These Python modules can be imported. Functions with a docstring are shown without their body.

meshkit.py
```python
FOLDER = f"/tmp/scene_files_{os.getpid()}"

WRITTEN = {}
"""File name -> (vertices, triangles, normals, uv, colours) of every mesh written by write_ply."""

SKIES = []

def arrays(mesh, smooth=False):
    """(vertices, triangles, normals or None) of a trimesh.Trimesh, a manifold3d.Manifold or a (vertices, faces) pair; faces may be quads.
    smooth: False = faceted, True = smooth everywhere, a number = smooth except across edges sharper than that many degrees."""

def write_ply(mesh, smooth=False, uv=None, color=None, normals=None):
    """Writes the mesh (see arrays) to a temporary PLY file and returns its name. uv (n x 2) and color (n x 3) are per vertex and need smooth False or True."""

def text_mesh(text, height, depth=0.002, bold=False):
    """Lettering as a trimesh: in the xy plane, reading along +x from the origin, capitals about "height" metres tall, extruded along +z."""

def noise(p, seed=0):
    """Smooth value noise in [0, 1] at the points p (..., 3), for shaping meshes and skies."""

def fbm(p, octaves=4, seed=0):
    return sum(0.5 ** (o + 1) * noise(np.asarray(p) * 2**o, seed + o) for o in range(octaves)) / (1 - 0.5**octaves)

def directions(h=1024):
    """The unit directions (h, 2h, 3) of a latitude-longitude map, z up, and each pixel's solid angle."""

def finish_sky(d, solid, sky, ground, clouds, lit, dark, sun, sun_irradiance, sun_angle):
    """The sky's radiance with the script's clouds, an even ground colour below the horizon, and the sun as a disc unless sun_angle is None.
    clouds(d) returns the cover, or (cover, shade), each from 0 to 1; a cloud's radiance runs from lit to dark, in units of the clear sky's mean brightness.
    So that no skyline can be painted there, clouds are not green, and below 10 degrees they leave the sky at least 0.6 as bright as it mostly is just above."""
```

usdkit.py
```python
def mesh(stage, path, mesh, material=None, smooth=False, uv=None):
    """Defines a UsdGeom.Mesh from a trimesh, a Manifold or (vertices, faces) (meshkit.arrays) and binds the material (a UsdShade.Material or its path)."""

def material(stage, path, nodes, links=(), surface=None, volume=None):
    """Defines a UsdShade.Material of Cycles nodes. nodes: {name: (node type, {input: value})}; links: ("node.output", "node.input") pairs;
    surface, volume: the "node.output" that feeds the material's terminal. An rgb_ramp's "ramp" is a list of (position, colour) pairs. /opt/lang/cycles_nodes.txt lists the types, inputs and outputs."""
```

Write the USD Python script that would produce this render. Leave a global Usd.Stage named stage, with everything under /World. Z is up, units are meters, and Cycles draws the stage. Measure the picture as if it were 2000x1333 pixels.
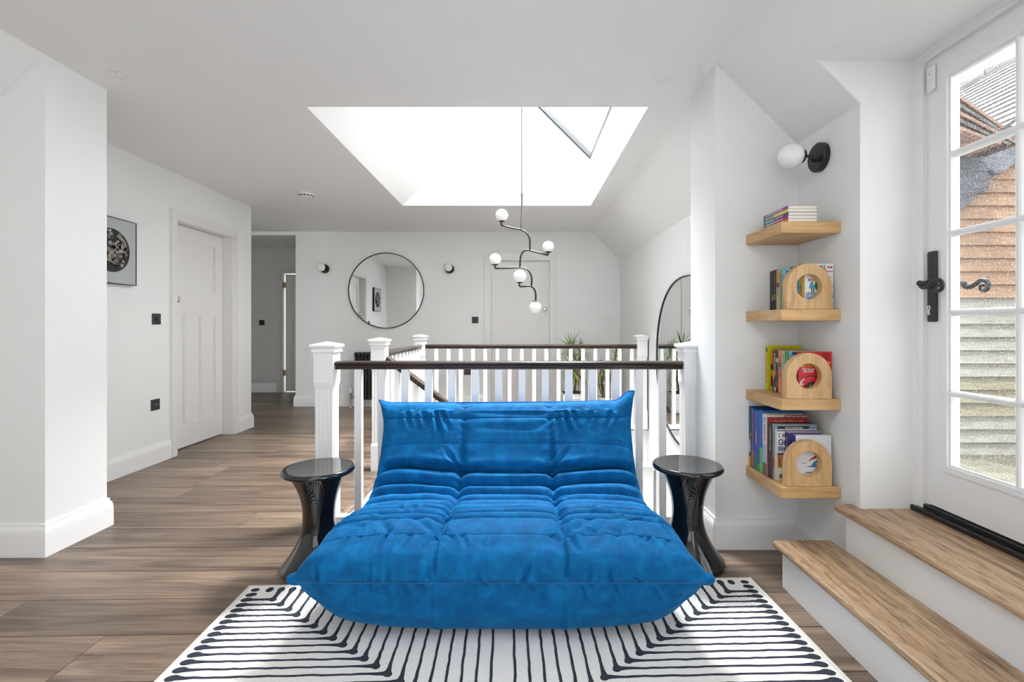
import math, random, numpy as np, trimesh, usdkit, meshkit
from pxr import Usd, UsdGeom, UsdLux, UsdShade, Gf, Sdf
from shapely.geometry import Polygon, Point, LineString, box as sbox
from shapely.ops import unary_union
from shapely import affinity

random.seed(7)
rng = np.random.default_rng(7)
stage = Usd.Stage.CreateInMemory()
UsdGeom.SetStageUpAxis(stage, UsdGeom.Tokens.z)
UsdGeom.SetStageMetersPerUnit(stage, 1.0)
UsdGeom.Xform.Define(stage, '/World')
UsdGeom.Scope.Define(stage, '/World/Looks')

# ------------------------------------------------------------------ camera, sky, lights, exposure
EYE = 1.08
F = 925.0                                     # focal length in pixels of the 2000 x 1333 picture
cam = UsdGeom.Camera.Define(stage, '/World/camera')
cam.CreateHorizontalApertureAttr(36.0)
cam.CreateVerticalApertureAttr(36.0 * 1333 / 2000)
cam.CreateFocalLengthAttr(F / 2000 * 36)
cam.CreateHorizontalApertureOffsetAttr(-16 / 2000 * 36)
cam.CreateVerticalApertureOffsetAttr(-28.5 / 2000 * 36)
cam.CreateClippingRangeAttr(Gf.Vec2f(0.05, 500))
cam.AddTranslateOp().Set((0, 0, EYE))
cam.AddRotateXOp().Set(90)
cam.CreateExposureAttr(0.34)

dome = UsdLux.DomeLight.Define(stage, '/World/sky')
dome.CreateColorAttr((0.96, 0.985, 1.0))
dome.CreateIntensityAttr(0.72)

def rect_light(name, loc, rot, w, h, power, col=(1, 1, 1)):
    l = UsdLux.RectLight.Define(stage, '/World/' + name)
    l.CreateWidthAttr(w); l.CreateHeightAttr(h); l.CreateIntensityAttr(power); l.CreateColorAttr(col)
    l.AddTranslateOp().Set(loc); l.AddRotateXYZOp().Set(rot)
    return l
# daylight through the rooflight (outside its glass), through the rear windows and through the glazed door
rect_light('rooflight_daylight', (0.47, 3.86, 3.27), (0, 45, 0), 1.15, 2.1, 2.4, (0.97, 0.99, 1.0))
rect_light('overhead_sky', (0.9, 4.1, 7.0), (0, 0, 0), 4.0, 4.4, 100, (0.97, 0.99, 1.0))
rect_light('rear_window_daylight', (-0.4, -3.15, 1.2), (110, 0, 0), 2.6, 1.4, 0.1, (0.98, 0.99, 1.0))
rect_light('near_rooflight_daylight', (-0.3, 0.35, 2.62), (0, 0, 0), 1.5, 1.3, 0.2, (0.98, 0.99, 1.0))
rect_light('side_window_daylight', (1.52, -1.0, 1.1), (90, 0, 90), 1.9, 1.5, 3.4, (0.98, 0.99, 1.0))

def at(px, py, y):                              # the point at depth y that the photograph shows at (px, py)
    return np.array([(px - 1016) * y / F, y, EYE + (638 - py) * y / F])

# ------------------------------------------------------------------ helpers
used = {}
def numbered(path):
    if path not in used:
        used[path] = 0
        return path
    used[path] += 1
    return f'{path}_{used[path]:03d}'

def tag(p, label=None, cat=None, group=None, kind=None):
    p = p.GetPrim() if hasattr(p, 'GetPrim') else p
    for k, v in (('label', label), ('category', cat), ('group', group), ('kind', kind)):
        if v: p.SetCustomDataByKey(k, v)
    return p

def obj(name, mesh, mat, parent=None, smooth=False, label=None, kind=None):
    base = parent.GetPath().pathString if parent is not None else '/World'
    if isinstance(mesh, list): mesh = trimesh.util.concatenate(mesh)
    m = usdkit.mesh(stage, numbered(base + '/' + name), mesh, mat, smooth=smooth)
    p = m.GetPrim()
    if label: p.SetCustomDataByKey('label', label)
    if kind: p.SetCustomDataByKey('kind', kind)
    return p

def thing(name, label, cat, loc=(0, 0, 0), rotz=0, group=None, kind=None):
    x = UsdGeom.Xform.Define(stage, numbered('/World/' + name))
    x.AddTranslateOp().Set(tuple(map(float, loc)))
    if rotz: x.AddRotateZOp().Set(float(rotz))
    return tag(x.GetPrim(), label, cat, group, kind)

def dup(root, loc, rotz=0, label=None, group=None):
    was = root.GetCustomData()
    name = root.GetName()
    r = thing(name, label or was['label'], was['category'], loc, rotz, group or was.get('group'))
    r.GetReferences().AddInternalReference(root.GetPath())
    r.SetInstanceable(True)
    return r

def bx(x0, x1, y0, y1, z0, z1):
    b = trimesh.creation.box([x1 - x0, y1 - y0, z1 - z0])
    b.apply_translation([(x0 + x1) / 2, (y0 + y1) / 2, (z0 + z1) / 2])
    return b

def cb(x0, x1, y0, y1, z0, z1, c=.003):          # a box with chamfered edges
    pts = []
    for i, x in enumerate((x0, x1)):
        for j, y in enumerate((y0, y1)):
            for k, z in enumerate((z0, z1)):
                sx, sy, sz = (c, -c)[i], (c, -c)[j], (c, -c)[k]
                pts += [(x, y + sy, z + sz), (x + sx, y, z + sz), (x + sx, y + sy, z)]
    return trimesh.convex.convex_hull(np.array(pts))

def moved(m, loc):
    m = m.copy(); m.apply_translation(loc); return m

AX = {'xy': ((1, 0, 0), (0, 1, 0), (0, 0, 1)), 'xz': ((1, 0, 0), (0, 0, 1), (0, 1, 0)), 'yz': ((0, 1, 0), (0, 0, 1), (1, 0, 0))}
def ext(poly, plane, a, b):                      # a polygon drawn in a plane, extruded from a to b along the third axis
    out = []
    for g in getattr(poly, 'geoms', [poly]):
        if g.is_empty or g.area < 1e-9: continue
        m = trimesh.creation.extrude_polygon(g, abs(b - a), engine='earcut')
        u, v, n = map(np.array, AX[plane])
        P = m.vertices
        W = P[:, :1] * u + P[:, 1:2] * v + (P[:, 2:3] + min(a, b)) * n
        m = trimesh.Trimesh(W, m.faces, process=False)
        if np.dot(np.cross(u, v), n) < 0: m.invert()
        out.append(m)
    return trimesh.util.concatenate(out)

def lathe(prof, n=48):
    return trimesh.creation.revolve(np.array(prof, float), sections=n)

def lathe_along(prof, start, direction, n=32):   # a lathe whose axis starts at a point and runs along a direction
    m = lathe(prof, n)
    T = trimesh.geometry.align_vectors([0, 0, 1], np.array(direction, float) / np.linalg.norm(direction))
    m.apply_transform(T); m.apply_translation(start)
    return m

def ball(c, r, sub=3):
    m = trimesh.creation.icosphere(sub, r); m.apply_translation(c); return m

def curve(pts, n=40):                            # a smooth curve through points
    from scipy.interpolate import CubicSpline
    pts = np.array(pts, float)
    t = np.r_[0, np.cumsum(np.linalg.norm(np.diff(pts, axis=0), axis=1))]
    return CubicSpline(t, pts)(np.linspace(0, t[-1], n))

def tube(pts, r, n=10):
    p = np.array(pts, float); k = len(p)
    r = np.broadcast_to(np.asarray(r, float), (k,))
    t = np.gradient(p, axis=0); t /= np.linalg.norm(t, axis=1, keepdims=True) + 1e-12
    a = np.cross(t[0], [0, 0, 1.0]);
    if np.linalg.norm(a) < 1e-3: a = np.cross(t[0], [1.0, 0, 0])
    a /= np.linalg.norm(a)
    ang = np.arange(n) * 2 * math.pi / n
    V = []
    for i in range(k):
        a = a - t[i] * np.dot(a, t[i]); a /= np.linalg.norm(a) + 1e-12
        b = np.cross(t[i], a)
        V.append(p[i] + r[i] * (np.cos(ang)[:, None] * a + np.sin(ang)[:, None] * b))
    V = np.vstack(V + [p[:1], p[-1:]])
    f = []
    for i in range(k - 1):
        for j in range(n):
            q = [i * n + j, i * n + (j + 1) % n, (i + 1) * n + (j + 1) % n, (i + 1) * n + j]
            f += [[q[0], q[1], q[2]], [q[0], q[2], q[3]]]
    for j in range(n):
        f.append([k * n, (j + 1) % n, j]); f.append([k * n + 1, (k - 1) * n + j, (k - 1) * n + (j + 1) % n])
    return trimesh.Trimesh(V, np.array(f), process=False)

def sweep(profile, path, side=1):                # a profile (out from the wall, height) along a path on the floor, with mitred corners
    p = np.array(path, float)
    d = np.diff(p, axis=0); d /= np.linalg.norm(d, axis=1, keepdims=True)
    nrm = np.stack([d[:, 1], -d[:, 0]], 1) * side
    k, n = len(p), len(profile)
    V = []
    for i in range(k):
        if i == 0: m = nrm[0]
        elif i == k - 1: m = nrm[-1]
        else:
            m = nrm[i - 1] + nrm[i]; m = m / max(1e-6, (1 + np.dot(nrm[i - 1], nrm[i])))
        for o, h in profile: V.append([p[i, 0] + m[0] * o, p[i, 1] + m[1] * o, h])
    f = []
    for i in range(k - 1):
        for j in range(n):
            a, b, c, e = i * n + j, i * n + (j + 1) % n, (i + 1) * n + (j + 1) % n, (i + 1) * n + j
            f += [[a, b, c], [a, c, e]]
    for j in range(1, n - 1):
        f += [[0, j + 1, j], [(k - 1) * n, (k - 1) * n + j, (k - 1) * n + j + 1]]
    m = trimesh.Trimesh(np.array(V), np.array(f), process=False)
    if m.volume < 0: m.invert()
    return m

def loft_square(steps, c=(0, 0)):                # square sections (half width, height), closed
    V, f = [], []
    for h, z in steps:
        V += [(c[0] - h, c[1] - h, z), (c[0] + h, c[1] - h, z), (c[0] + h, c[1] + h, z), (c[0] - h, c[1] + h, z)]
    for i in range(len(steps) - 1):
        for j in range(4):
            a, b = i * 4 + j, i * 4 + (j + 1) % 4
            f += [[a, b, b + 4], [a, b + 4, a + 4]]
    e = (len(steps) - 1) * 4
    f += [[0, 2, 1], [0, 3, 2], [e, e + 1, e + 2], [e, e + 2, e + 3]]
    return trimesh.Trimesh(np.array(V, float), np.array(f), process=False)

def framed(m, u, v, n, o):                       # places a mesh built in (u, v, n) coordinates
    u, v, n, o = map(lambda a: np.array(a, float), (u, v, n, o))
    P = m.vertices
    w = trimesh.Trimesh(P[:, :1] * u + P[:, 1:2] * v + P[:, 2:3] * n + o, m.faces.copy(), process=False)
    if np.dot(np.cross(u, v), n) < 0: w.invert()
    return w

def text_at(text, height, u, v, o, width=None, bold=True, depth=.0005):
    m = meshkit.text_mesh(text, height, depth, bold)
    if width:
        s = width / (m.bounds[1][0] - m.bounds[0][0]); m.vertices[:, 0] *= s
    u, v = np.array(u, float), np.array(v, float)
    return framed(m, u, v, np.cross(u, v), o)

# ------------------------------------------------------------------ materials
LK = '/World/Looks/'
def srgb(r, g, b):
    c = np.array([r, g, b], float) / 255
    return tuple(np.where(c <= .04045, c / 12.92, ((c + .055) / 1.055) ** 2.4))

def mat(name, col, rough=.5, **kw):
    return usdkit.material(stage, LK + name, {'p': ('principled_bsdf', dict(base_color=tuple(col), roughness=rough, **kw))}, surface='p.BSDF')

def paint(name, col, rough=.6, bump=.02, scale=260):
    return usdkit.material(stage, LK + name, {
        'g': ('geometry', {}), 'n': ('noise_texture', {'scale': scale, 'detail': 3.0}),
        'b': ('bump', {'strength': bump, 'distance': .002}),
        'p': ('principled_bsdf', {'base_color': tuple(col), 'roughness': rough})},
        [('g.position', 'n.vector'), ('n.fac', 'b.height'), ('b.normal', 'p.normal')], surface='p.BSDF')

def wood(name, dark, mid, light, scale=(1.3, 13, 13), rough=.4, bump=.12, vary=(.8, 1.2), spec=.5, streak=.35):
    return usdkit.material(stage, LK + name, {
        'g': ('geometry', {}), 'o': ('object_info', {}),
        'm': ('vector_math', {'math_type': 'multiply', 'vector2': scale}),
        'r1': ('math', {'math_type': 'multiply', 'value2': 37.0}), 'r2': ('math', {'math_type': 'multiply', 'value2': 91.0}),
        'c': ('combine_xyz', {}), 'a': ('vector_math', {'math_type': 'add'}),
        'n1': ('noise_texture', {'scale': 1.0, 'detail': 5.0, 'roughness': .6, 'distortion': 1.1}),
        'ramp': ('rgb_ramp', {'ramp': [(.28, dark), (.48, mid), (.72, light)]}),
        'm2': ('vector_math', {'math_type': 'multiply', 'vector2': (3.0, 9.0, 9.0)}),
        'n2': ('noise_texture', {'scale': 1.0, 'detail': 3.0, 'roughness': .7}),
        'fr': ('rgb_ramp', {'ramp': [(.36, (.42, .4, .38)), (.5, (1, 1, 1))]}),
        'mx': ('mix_color', {'blend_type': 'multiply', 'fac': streak}),
        'v': ('map_range', {'from_min': 0.0, 'from_max': 1.0, 'to_min': vary[0], 'to_max': vary[1]}),
        'h': ('hsv', {'hue': .5, 'saturation': 1.0, 'fac': 1.0}),
        'b': ('bump', {'strength': bump, 'distance': .002}),
        'p': ('principled_bsdf', {'roughness': rough, 'specular_ior_level': spec})},
        [('g.position', 'm.vector1'), ('o.random', 'r1.value1'), ('o.random', 'r2.value1'), ('r1.value', 'c.x'), ('r2.value', 'c.y'),
         ('m.vector', 'a.vector1'), ('c.vector', 'a.vector2'), ('a.vector', 'n1.vector'), ('n1.fac', 'ramp.fac'),
         ('a.vector', 'm2.vector1'), ('m2.vector', 'n2.vector'), ('n2.fac', 'fr.fac'), ('ramp.color', 'mx.a'), ('fr.color', 'mx.b'),
         ('o.random', 'v.value'), ('v.result', 'h.value'), ('mx.result', 'h.color'), ('h.color', 'p.base_color'),
         ('n2.fac', 'b.height'), ('b.normal', 'p.normal')], surface='p.BSDF')

WALL = paint('wall_paint', (.86, .87, .868))
CEIL = paint('ceiling_paint', (.87, .872, .866))
TRIM = mat('trim_gloss', (.88, .88, .88), .3)
DOORP = mat('door_paint', (.82, .81, .80), .35)
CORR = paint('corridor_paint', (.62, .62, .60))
FLOORW = wood('smoked_oak', srgb(78, 64, 54), srgb(119, 101, 86), srgb(153, 132, 113), (1.1, 15, 15), .36, .14, (.7, 1.22), streak=.6)
RAILW = wood('rail_oak', srgb(36, 30, 26), srgb(60, 50, 44), srgb(86, 73, 64), (2, 22, 22), .22, .06, (1, 1))
STEPW = wood('step_oak', srgb(124, 97, 72), srgb(180, 149, 117), srgb(205, 177, 146), (30, 1.3, 30), .34, .14, (.95, 1.05), streak=.85)
OAK = wood('light_oak', srgb(186, 143, 90), srgb(207, 166, 112), srgb(221, 183, 132), (3, 3, 26), .45, .06, (.97, 1.04), streak=.15)
OAKV = wood('light_oak_upright', srgb(186, 146, 98), srgb(209, 170, 120), srgb(222, 186, 138), (22, 22, 3), .45, .06, (.97, 1.04), streak=.15)
BLACK = mat('black_metal', (.012, .012, .013), .38)
IRON = mat('black_iron', (.02, .02, .024), .45)
GLOSSB = mat('black_gloss_plastic', (.006, .006, .007), .06, coat_weight=.5, coat_roughness=.02)
CHROME = mat('chrome', (.72, .72, .72), .12, metallic=1.0)
BRASS = mat('brass', (.55, .42, .2), .3, metallic=1.0)
OPAL = mat('opal_glass', (.93, .93, .92), .25, subsurface_weight=.3, subsurface_radius=(.02, .02, .02))
MIRROR = mat('mirror_silver', (.86, .88, .875), .005, metallic=1.0)
ANTH = mat('anthracite', (.028, .034, .037), .45)
DARKGREY = mat('dark_grey_plate', (.028, .03, .032), .45)
PLASTIC = mat('white_plastic', (.82, .82, .82), .35)
GREYGAP = mat('dark_gap', (.03, .03, .03), .8)
PAGES = paint('book_pages', (.78, .74, .66), .8, .1, 900)

GLASS = usdkit.material(stage, LK + 'pane_glass', {
    't': ('transparent_bsdf', {}), 'gl': ('glossy_bsdf', {'roughness': 0.0, 'color': (.9, .9, .9)}), 'f0': ('fresnel', {'IOR': 1.45}), 'm': ('mix_closure', {}),
    'gg': ('geometry', {}), 'iv': ('math', {'math_type': 'subtract', 'value1': 1.0}), 'f': ('math', {'math_type': 'multiply'})},
    [('gg.backfacing', 'iv.value2'), ('f0.fac', 'f.value1'), ('iv.value', 'f.value2'), ('f.value', 'm.fac'), ('t.BSDF', 'm.closure1'), ('gl.BSDF', 'm.closure2')], surface='m.closure')
RAIN = usdkit.material(stage, LK + 'rain_spotted_glass', {
    't': ('transparent_bsdf', {}), 'gl': ('glossy_bsdf', {'roughness': 0.0}), 'f0': ('fresnel', {'IOR': 1.45}), 'm': ('mix_closure', {}),
    'iv': ('math', {'math_type': 'subtract', 'value1': 1.0}), 'f': ('math', {'math_type': 'multiply'}),
    'g': ('geometry', {}), 'v': ('voronoi_texture', {'scale': 240.0, 'randomness': 1.0}), 'v2': ('voronoi_texture', {'scale': 95.0, 'randomness': 1.0}),
    'lt': ('math', {'math_type': 'less_than', 'value2': .20}), 'lt2': ('math', {'math_type': 'less_than', 'value2': .13}),
    'mx': ('math', {'math_type': 'maximum'}), 'k': ('math', {'math_type': 'multiply', 'value2': .42}),
    'd': ('translucent_bsdf', {'color': (.95, .97, 1)}), 'm2': ('mix_closure', {})},
    [('g.backfacing', 'iv.value2'), ('f0.fac', 'f.value1'), ('iv.value', 'f.value2'), ('f.value', 'm.fac'), ('t.BSDF', 'm.closure1'), ('gl.BSDF', 'm.closure2'), ('g.position', 'v.vector'), ('g.position', 'v2.vector'),
     ('v.distance', 'lt.value1'), ('v2.distance', 'lt2.value1'), ('lt.value', 'mx.value1'), ('lt2.value', 'mx.value2'), ('mx.value', 'k.value1'),
     ('k.value', 'm2.fac'), ('m.closure', 'm2.closure1'), ('d.BSDF', 'm2.closure2')], surface='m2.closure')

SUEDE = usdkit.material(stage, LK + 'blue_suede', {
    'g': ('geometry', {}), 'n': ('noise_texture', {'scale': 17.0, 'detail': 7.0, 'roughness': .66, 'distortion': .4}),
    'r': ('rgb_ramp', {'ramp': [(.3, srgb(0, 74, 126)), (.5, srgb(0, 91, 147)), (.7, srgb(3, 108, 168))]}),
    'n2': ('noise_texture', {'scale': 700.0, 'detail': 2.0}), 'b': ('bump', {'strength': .12, 'distance': .001}),
    'p': ('principled_bsdf', {'roughness': .75, 'specular_ior_level': .15, 'sheen_weight': .25, 'sheen_roughness': .4, 'sheen_tint': srgb(90, 190, 255)})},
    [('g.position', 'n.vector'), ('g.position', 'n2.vector'), ('n.fac', 'r.fac'), ('r.color', 'p.base_color'), ('n2.fac', 'b.height'), ('b.normal', 'p.normal')], surface='p.BSDF')
SUEDE_SEAM = mat('blue_suede_seam', srgb(0, 84, 150), .8, sheen_weight=.2)
RUGM = usdkit.material(stage, LK + 'rug_cream', {
    'g': ('geometry', {}), 'm': ('vector_math', {'math_type': 'multiply', 'vector2': (420.0, 160.0, 100.0)}),
    'n': ('noise_texture', {'scale': 1.0, 'detail': 3.0}), 'r': ('rgb_ramp', {'ramp': [(.3, srgb(226, 223, 219)), (.6, srgb(243, 241, 238))]}),
    'b': ('bump', {'strength': .35, 'distance': .002}), 'p': ('principled_bsdf', {'roughness': .95, 'specular_ior_level': .1})},
    [('g.position', 'm.vector1'), ('m.vector', 'n.vector'), ('n.fac', 'r.fac'), ('r.color', 'p.base_color'), ('n.fac', 'b.height'), ('b.normal', 'p.normal')], surface='p.BSDF')
RUGB = usdkit.material(stage, LK + 'rug_charcoal', {
    'g': ('geometry', {}), 'n': ('noise_texture', {'scale': 420.0, 'detail': 3.0}), 'r': ('rgb_ramp', {'ramp': [(.3, srgb(38, 42, 52)), (.7, srgb(76, 80, 92))]}),
    'b': ('bump', {'strength': .4, 'distance': .002}), 'p': ('principled_bsdf', {'roughness': .95, 'specular_ior_level': .1})},
    [('g.position', 'n.vector'), ('n.fac', 'r.fac'), ('r.color', 'p.base_color'), ('n.fac', 'b.height'), ('b.normal', 'p.normal')], surface='p.BSDF')

# ------------------------------------------------------------------ the shell
CZ = 2.36
SL = .98                                         # slope of the raked ceilings
XR = 1.35                                        # right hand wall
def slope_r(x): return CZ - (x - .95) * SL
def struct(name, mesh, m, smooth=False, label=None):
    p = obj(name, mesh, m, None, smooth); return tag(p, label, None, None, 'structure')

# flat ceiling with the light well cut out
well = sbox(-1.345, 2.68, .80, 5.10)         # the hole in the ceiling; the well's linings stand inside its edge
flat = Polygon([(-2.235, -3.1), (.95, -3.1), (.95, 6.53), (-3.03, 6.53), (-3.03, 7.9), (-4.9, 7.9), (-4.9, 2.4), (-2.235, 2.4)])
struct('ceiling', ext(flat.difference(well).difference(sbox(-1.05, -.3, .45, 1.0)), 'xy', CZ, CZ + .02), CEIL, label='flat white plaster ceiling around the light well')
# raked ceiling on the right, with the door's dormer cut out, and on the left in the near room
def raked(x0, x1, y0, y1):
    z0, z1 = slope_r(x0), slope_r(x1)
    return ext(Polygon([(x0, z0), (x1, z1), (x1, z1 + .1), (x0, z0 + .1)]), 'xz', y0, y1)
XD = .95 + (CZ - 2.137) / SL
struct('ceiling_right', [raked(.95, XR + .2, 1.884, 6.53), raked(.95, XD, .85, 1.884), raked(.95, XR + .2, -3.1, .85)], CEIL, label='raked white ceiling running down to the right wall')
struct('ceiling_left', ext(Polygon([(-2.235, CZ), (-2.235, CZ + .1), (-3.7, CZ - 1.36), (-3.7, CZ - 1.46)]), 'xz', -3.1, 2.3), CEIL, label='raked white ceiling at the left of the near room')
# light well
ridge_x, ridge_z = -.035, 3.57
back = Polygon([(-1.245, 2.36), (.745, 2.36), (.745, 2.79), (ridge_x, ridge_z)])
WELL = CEIL
struct('wall_well_back', ext(back, 'xz', 5.017, 5.10), WELL)
struct('wall_well_front', ext(back, 'xz', 2.68, 2.76), WELL)
struct('wall_well_right', bx(.745, .8, 2.68, 5.10, 2.36, 2.80), WELL)
struct('ceiling_well', ext(Polygon([(-1.245, 2.36), (ridge_x, ridge_z), (ridge_x, ridge_z + .1), (-1.345, 2.36)]), 'xz', 2.68, 5.1), WELL, label='sloping white side of the light well')
# walls
def hole(poly, *boxes):
    for b in boxes: poly = poly.difference(sbox(*b))
    return poly
struct('wall_left', ext(hole(sbox(2.5, 0, 5.07, CZ), (3.964, -1, 4.745, 1.984)), 'yz', -3.03, -2.88), WALL, label='white wall with the panelled door and the picture')
struct('wall_left_pier', bx(-3.72, -2.235, 2.228, 2.561, 0, CZ), WALL, label='white wall end standing out at the left')
struct('wall_near_left', bx(-3.5, -3.4, -3.1, 2.24, 0, 1.35), WALL)
struct('wall_back', ext(hole(sbox(-3.03, 0, 1.5, CZ), (-.405, -1, .412, 1.985)), 'xz', 6.39, 6.53), WALL, label='white back wall with the round mirror')
struct('wall_back_header', bx(-4.9, -3.03, 6.39, 6.5, 2.312, CZ), WALL)
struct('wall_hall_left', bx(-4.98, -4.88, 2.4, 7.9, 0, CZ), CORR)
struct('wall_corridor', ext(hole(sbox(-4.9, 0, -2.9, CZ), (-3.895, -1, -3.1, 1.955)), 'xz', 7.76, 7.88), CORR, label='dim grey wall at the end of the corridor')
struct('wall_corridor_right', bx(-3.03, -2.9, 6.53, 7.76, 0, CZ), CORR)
struct('wall_right', ext(Polygon([(2.5, 0), (6.5, 0), (6.5, 2.02), (2.5, 2.02)]), 'yz', XR, XR + .15), WALL, label='white wall beside the stairwell with the dark framed mirror')
struct('wall_right_pier', ext(Polygon([(.95, 0), (XR + .05, 0), (XR + .05, slope_r(XR + .05) + .03), (.95, CZ + .02)]), 'xz', 2.306, 2.639), WALL, label='white wall end between the stairwell and the shelf alcove')
struct('wall_alcove', ext(Polygon([(XR, 0), (1.7, 0), (1.7, 2.3), (XD, 2.3), (XD, 2.14), (XR, slope_r(XR) + .004)]), 'xz', 1.881, 2.33), WALL, label='narrow white wall of the shelf alcove and door reveal')
struct('wall_dormer_near', ext(Polygon([(XR, 0), (1.7, 0), (1.7, 2.3), (XD, 2.3), (XD, 2.14), (XR, slope_r(XR))]), 'xz', .6, .86), WALL)
struct('wall_near_right', ext(hole(sbox(-3.1, 0, .62, 1.98), (-2.0, .3, 0, 1.88)), 'yz', XR, XR + .12), WALL)
struct('ceiling_dormer', bx(XD, 1.75, .8, 1.9, 2.137, 2.25), CEIL, label='white soffit over the glazed door')
rear = hole(Polygon([(-3.45, 0), (1.4, 0), (1.4, 2.0), (.95, CZ + .02), (-2.235, CZ + .02), (-3.45, 1.2)]), (-1.8, .5, 1.0, 2.15))
struct('wall_near', ext(rear, 'xz', -3.1, -3.0), WALL)
# stairwell below the floor
struct('wall_stairwell_front', bx(-1.04, XR, 2.56, 2.652, -2.6, -.0185), WALL)
struct('wall_stairwell_left', bx(-1.14, -1.042, 2.66, 5.0, -2.6, -.0185), WALL)
struct('wall_stairwell_back', bx(-1.04, XR, 5.0, 5.1, -2.6, -.0185), WALL)
struct('wall_stairwell_right', bx(XR, XR + .15, 2.56, 5.1, -2.6, 0), WALL)
struct('floor_below', bx(-1.1, XR + .1, 2.56, 5.1, -2.7, -2.6), FLOORW)

# baseboards
SK = [(0, 0), (.02, 0), (.02, .098), (.0185, .104), (.0185, .112), (.017, .122), (.012, .133), (.0085, .140), (.0085, .148), (.006, .152), (0, .152)]
def skirting(name, path, side=1): return struct('baseboard_' + name, sweep(SK, path, side), TRIM, 20)
skirting('left_pier', [(-3.38, 2.228), (-2.235, 2.228), (-2.235, 2.561), (-2.88, 2.561), (-2.88, 3.889)], 1)
skirting('left', [(-2.88, 4.82), (-2.88, 5.07), (-3.03, 5.07)], 1)
skirting('back_left', [(-3.03, 6.53), (-3.03, 6.39), (-.497, 6.39)], 1)
skirting('back_right', [(.503, 6.39), (XR, 6.39), (XR, 5.06)], 1)
skirting('right_pier', [(.95, 2.54), (.95, 2.306), (XR, 2.306), (XR, 1.98)], 1)
skirting('corridor', [(-4.88, 7.76), (-3.985, 7.76)], 1)

# floor of separate planks running across the picture, turned by about one degree
fl = tag(UsdGeom.Xform.Define(stage, '/World/floor').GetPrim(), 'dark smoked oak plank floor', None, None, 'structure')
used['/World/floor'] = 0
floor_poly = unary_union([sbox(-3.4, -3.0, XR, 6.39), sbox(-4.88, 5.07, -2.8, 6.6), sbox(-4.88, 6.3, -3.03, 8.0), sbox(-.405, 6.3, .412, 6.52), sbox(-3.03, 3.964, -2.8, 4.745), sbox(-3.1, 6.5, -3.03, 7.9)])
voidp = sbox(-1.03, 2.64, XR + .02, 5.0)
floor_poly = floor_poly.difference(voidp)
obj('subfloor', ext(floor_poly.difference(sbox(-1.15, 2.56, XR + .1, 5.1)), 'xy', -.12, -.018), GREYGAP, fl)
TILT = math.radians(1.1)
PW = .2215
frng = random.Random(11)
y = 1.655 - PW * 22
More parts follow.
